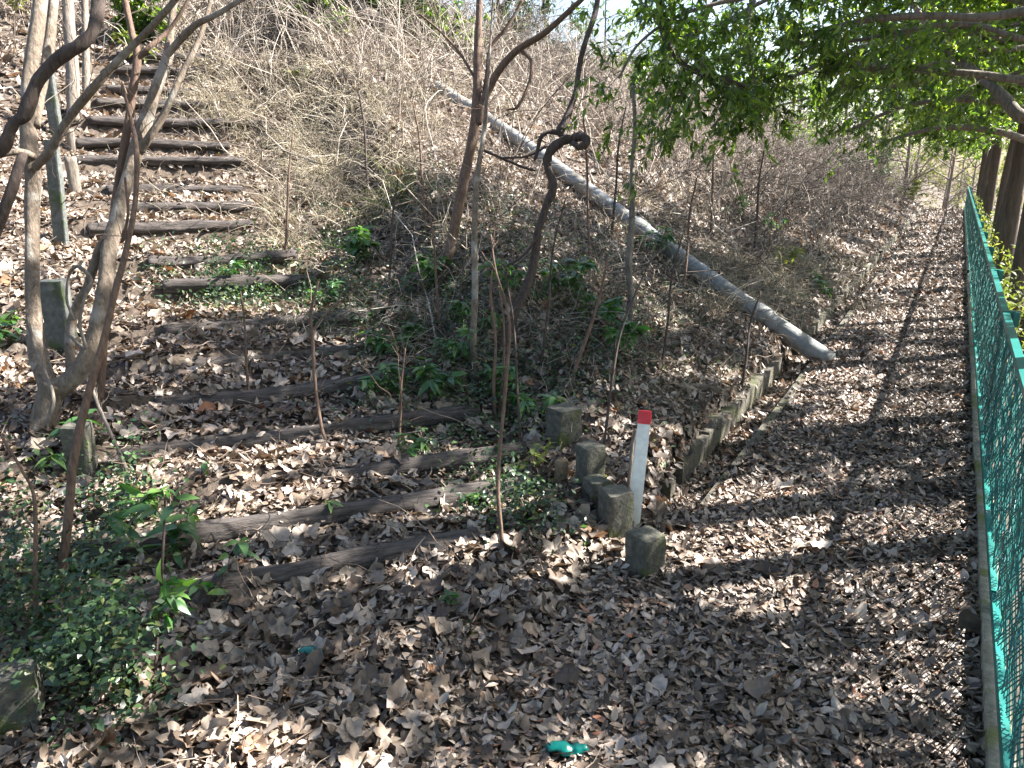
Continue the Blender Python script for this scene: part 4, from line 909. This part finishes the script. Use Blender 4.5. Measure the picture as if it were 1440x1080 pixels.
for k, (x, y, n, L, lab) in enumerate(((470, 255, 160, .75, 'large tussock of arching grey dry grass right of the five dark logs'), (425, 210, 130, .65, 'dry grass tussock hanging over the topmost dark log'), (295, 150, 110, .9, 'tall dry grass clump with hanging pale blades behind the stems'),
        (555, 290, 90, .6, 'grass tussock with green blades left of the reddish tree'), (395, 330, 90, .6, 'dry grass tussock in front of the dark logs'), (1110, 410, 120, .4, 'small orange dry grass tussock above the end of the pipe'))):
    mb = MB(); q = G(x, y); tuft(mb, q, n, L, .10, .0026); tag(mb.build('grass_tussock', M['straw'] if k != 3 else M['yellowgreen'], None, q), lab, 'grass tussock', 'tussocks of grass')

# ivy and low ground cover
iv = MB()
def ivy(cx, cy, sx, sy, n, LL=.030, hh=.13, rows=2):
    low = cx < 250; n = int(n*(.7 if low else 1.15)); hh = .30 if low else hh; sx *= .72 if low else 1; sy *= .72 if low else 1; cx -= 25 if low else 0
    """clusters given by centre in the picture, spread in metres around it"""
    c = G(cx, cy); X = c[0]+rng.normal(size=n)*sx; Y = c[1]+rng.normal(size=n)*sy
    k = X < -1.12; X, Y = X[k], Y[k]; n = len(X)
    m = .5+.5*np.sin(X*6.3+1)*np.sin(Y*5.7+2)+.3*np.sin(X*13)*np.sin(Y*15); k = rng.random(n) < np.clip(m+.35, .1, 1); X, Y = X[k], Y[k]; m = m[k]; n = len(X)
    P0 = lay(X, Y, .015); P0[:, 2] += rng.random(n)**1.4*hh*np.clip(.4+m, .2, 1.3)
    A = unit(rng.normal(size=(n, 3))*np.array([1, 1, .5])+np.array([.2, -.3, 0])); Nn = unit(np.array([0, 0, 1.0])+rng.normal(size=(n, 3))*.5)
    l = LL*rng.uniform(.6, 1.3, n); batch_leaves(iv, P0, A, Nn, l, l*.6, rng.uniform(-.5, .2, n), rng.uniform(.0, .4, n), rows, None, 'ovate')
for a_ in ((150, 800, .16, .14, 1500), (130, 930, .20, .16, 3400), (60, 870, .16, .14, 1600), (190, 720, .14, .12, 800), (200, 1000, .14, .12, 900), (20, 760, .2, .15, 700),
           (350, 425, .42, .30, 2800), (430, 400, .45, .3, 1800), (560, 440, .45, .35, 2400), (640, 420, .4, .4, 2000), (650, 540, .3, .3, 1500), (600, 580, .25, .2, 800), (700, 700, .16, .14, 900), (750, 560, .25, .25, 1200),
           (780, 480, .4, .4, 1800), (860, 420, .5, .5, 1600), (820, 340, .6, .6, 1500), (540, 330, .5, .4, 1400), (480, 160, .5, .5, 900), (660, 320, .6, .5, 1200), (1120, 430, .25, .4, 500), (1060, 590, .12, .3, 200), (740, 740, .12, .1, 350), (480, 350, .4, .4, 900), (1150, 380, .3, .8, 600), (960, 700, .06, .1, 200)):
    ivy(*a_)
o = iv.build('ground_ivy', M['ivy'], None); tag(o, 'dark small leaved ivy and creeping plants in patches over the stairs', 'ivy', None, 'stuff')
# moss tufts and weeds beyond the fence
we = MB(); n = 5000
Y = rng.uniform(6, 30, n); X = rng.uniform(.42, .8, n)+.0*Y; P0 = lay(X, Y, 0); P0[:, 2] += rng.random(n)*.75*(.4+.6*np.abs(np.sin(Y*1.3)))
batch_leaves(we, P0, unit(rng.normal(size=(n, 3))+np.array([0, 0, .5])), unit(rng.normal(size=(n, 3))*.6+np.array([0, 0, 1])), rng.uniform(.04, .10, n), rng.uniform(.015, .03, n), -.3, .2, 2)
o = we.build('weeds', M['yellowgreen'], None); tag(o, 'sunlit yellow green weeds behind the fence', 'weeds', None, 'stuff')

# ------------------------------------------------------------------ leafy young plants, each one a thing
def plant(x, y, h, nl, LL, label, mat='plant', stems=3, W=.36, spread=.5):
    mid = 480 < x < 960 and y < 600; nl = int(nl*(2 if mid else 1.4)) if stems > 1 else nl; LL = LL*1.15; stems += 2 if mid else 0
    b = G(x, y); tr = empty('young_plant', b); tag(tr, label, 'plant', 'young broadleaf plants on the slope')
    D = unit(rng.normal(size=(stems, 3))*np.array([spread, spread, .1])+np.array([0, 0, 1.0])); P0 = np.repeat(b[None], stems, 0); P0[:, 2] -= .02
    tp = twig_pts(P0, D, h*rng.uniform(.7, 1.1, stems), rng.normal(size=(stems, 3))*.12, 6, .02)
    mb = MB(); batch_tubes(mb, tp, np.linspace(1, .5, 6)[None]*.003*np.ones((stems, 1)), 5); mb.build('stem', M['bark_red'], tr, b)
    ml = MB(); u = .45+.55*rng.random((stems, nl)); u[:, :nl//2] = rng.uniform(.88, 1, (stems, nl//2)); u *= 4.999; i = u.astype(int); f = (u-i)[..., None]; ar = np.arange(stems)[:, None]
    p = (tp[ar, i]*(1-f)+tp[ar, i+1]*f).reshape(-1, 3); m = len(p); az = rng.uniform(0, 6.28, m)
    A = unit(np.stack([np.cos(az), np.sin(az), rng.uniform(-.5, .5, m)], -1)); l = LL*rng.uniform(.6, 1.2, m)
    batch_leaves(ml, p, A, np.tile([0, 0, 1.0], (m, 1))+rng.normal(size=(m, 3))*.3, l, l*W, rng.uniform(-.65, -.1, m), rng.uniform(.1, .4, m), 5, None, 'lance'); ml.build('leaves', M[mat], tr, b)
for a_ in ((660, 470, .30, 12, .08, 'leafy plant right of the pale straight sapling'), (730, 430, .32, 12, .09, 'leafy plant at the foot of the twisted vine'), (640, 520, .26, 12, .07, 'low bushy plant between the pale sapling and the drooping plant'), (840, 460, .3, 12, .08, 'leafy plant on the slope left of the grey sapling'), (540, 560, .2, 10, .07, 'small bright plant on the middle steps'), (455, 430, .25, 12, .07, 'leafy plant in the ivy patch above the middle steps'), (320, 400, .2, 10, .06, 'small leafy plant left in the upper ivy patch'), (690, 560, .25, 12, .07, 'leafy plant in the shade under the bare stems'),
           (236, 800, .30, 12, .10, 'leafy plant with drooping long leaves left of the lowest log'), (205, 735, .22, 12, .08, 'low leafy clump left end of the second log'), (300, 840, .22, 6, .09, 'small plant with hanging leaves at the left end of the lowest log', 'plant', 2),
           (110, 640, .24, 9, .09, 'leafy shoots around the pale block under the forked tree'), (15, 480, .28, 12, .11, 'blue green leaf spray at the left edge by the forked tree'), (20, 680, .2, 8, .09, 'leafy shoots low at the left edge below the forked tree'),
           (275, 670, .12, 6, .07, 'tiny two leaved seedling among leaves on the third step', 'plant', 1), (556, 500, .24, 12, .10, 'bright leafy plant on the stairs, upper middle'), (600, 560, .26, 10, .09, 'leafy plant drooping over the steps below the pale sapling'),
           (575, 640, .16, 8, .07, 'small leafy plant on the step right of the bare shoot'), (500, 370, .3, 12, .11, 'leafy plant in the ivy in front of the dry grass'), (600, 410, .3, 12, .11, 'leafy plant at the foot of the reddish tree'),
           (690, 715, .16, 9, .06, 'small bushy plant right of the thin reddish sapling'), (755, 680, .2, 8, .06, 'spindly yellowish plant beside the peg', 'yellowgreen'), (745, 590, .25, 9, .08, 'leafy plant left of the farthest block'),
           (790, 420, .32, 12, .10, 'leafy plant on the slope in front of the pipe'), (870, 500, .28, 12, .10, 'fresh green plant at the foot of the grey sapling'), (920, 360, .3, 10, .10, 'green plant just in front of the pipe, middle'),
           (1030, 310, .35, 10, .11, 'small green bush beyond the pipe under the boughs'), (1110, 385, .4, 14, .11, 'yellow green bush above the end of the pipe', 'yellowgreen', 5), (1165, 420, .3, 14, .10, 'green bush at the gutter beyond the end of the pipe', 'plant', 6),
           (1275, 290, .9, 22, .16, 'bright yellow bush at the far end beside the path', 'yellowgreen', 9), (640, 858, .10, 8, .045, 'tiny green herb in the foreground leaves', 'plant', 2), (660, 885, .05, 10, .03, 'tiny pale clump of moss leaves in the foreground', 'yellowgreen', 4),
           (425, 120, .3, 10, .11, 'bright green shoots beside the marker stone', 'yellowgreen', 4), (195, 95, .5, 10, .12, 'fresh green bush high behind the left stems', 'yellowgreen', 4), (25, 35, .6, 14, .14, 'yellow fern like bush in the top left corner', 'yellowgreen', 5),
           (540, 30, .9, 20, .14, 'yellow green bush near the hilltop, left of centre', 'yellowgreen', 8), (600, 50, .9, 16, .13, 'leafy green bush near the hilltop above the pipe', 'plant', 7), (820, 760, .07, 8, .035, 'small rosette of leaves left of the nearest block', 'plant', 2),
           (455, 720, .12, 6, .05, 'small sprig sticking up by the second log', 'plant', 1), (1090, 330, .4, 12, .11, 'green leafy shoots in the brown thicket', 'plant', 3)):
    plant(*a_)

# ------------------------------------------------------------------ litter: green plastic
def wrapper(x, y, L, label):
    p = G(x, y, .02); mb = MB(); rows = []
    for u in np.linspace(0, 1, 14):
        rows.append((p[0]+Rv[0]*(u-.5)*L, p[1]+Rv[1]*(u-.5)*L, p[2]+.012+.008*math.sin(u*7), .022*math.sin(math.pi*(.1+.8*u))**.5*(1+.15*math.sin(u*19))))
    tube(mb, rows, 12, True, .3, .5, x); V = mb.V[0]; V[:, 2] = p[2]+(V[:, 2]-p[2])*.7
    tag(mb.build('plastic_wrapper', M['plastic'], None, p), label, 'litter')
wrapper(798, 1056, .115, 'crumpled shiny green plastic piece in the leaves at the bottom')
wrapper(438, 920, .07, 'small crumpled blue green plastic scrap in the leaves')
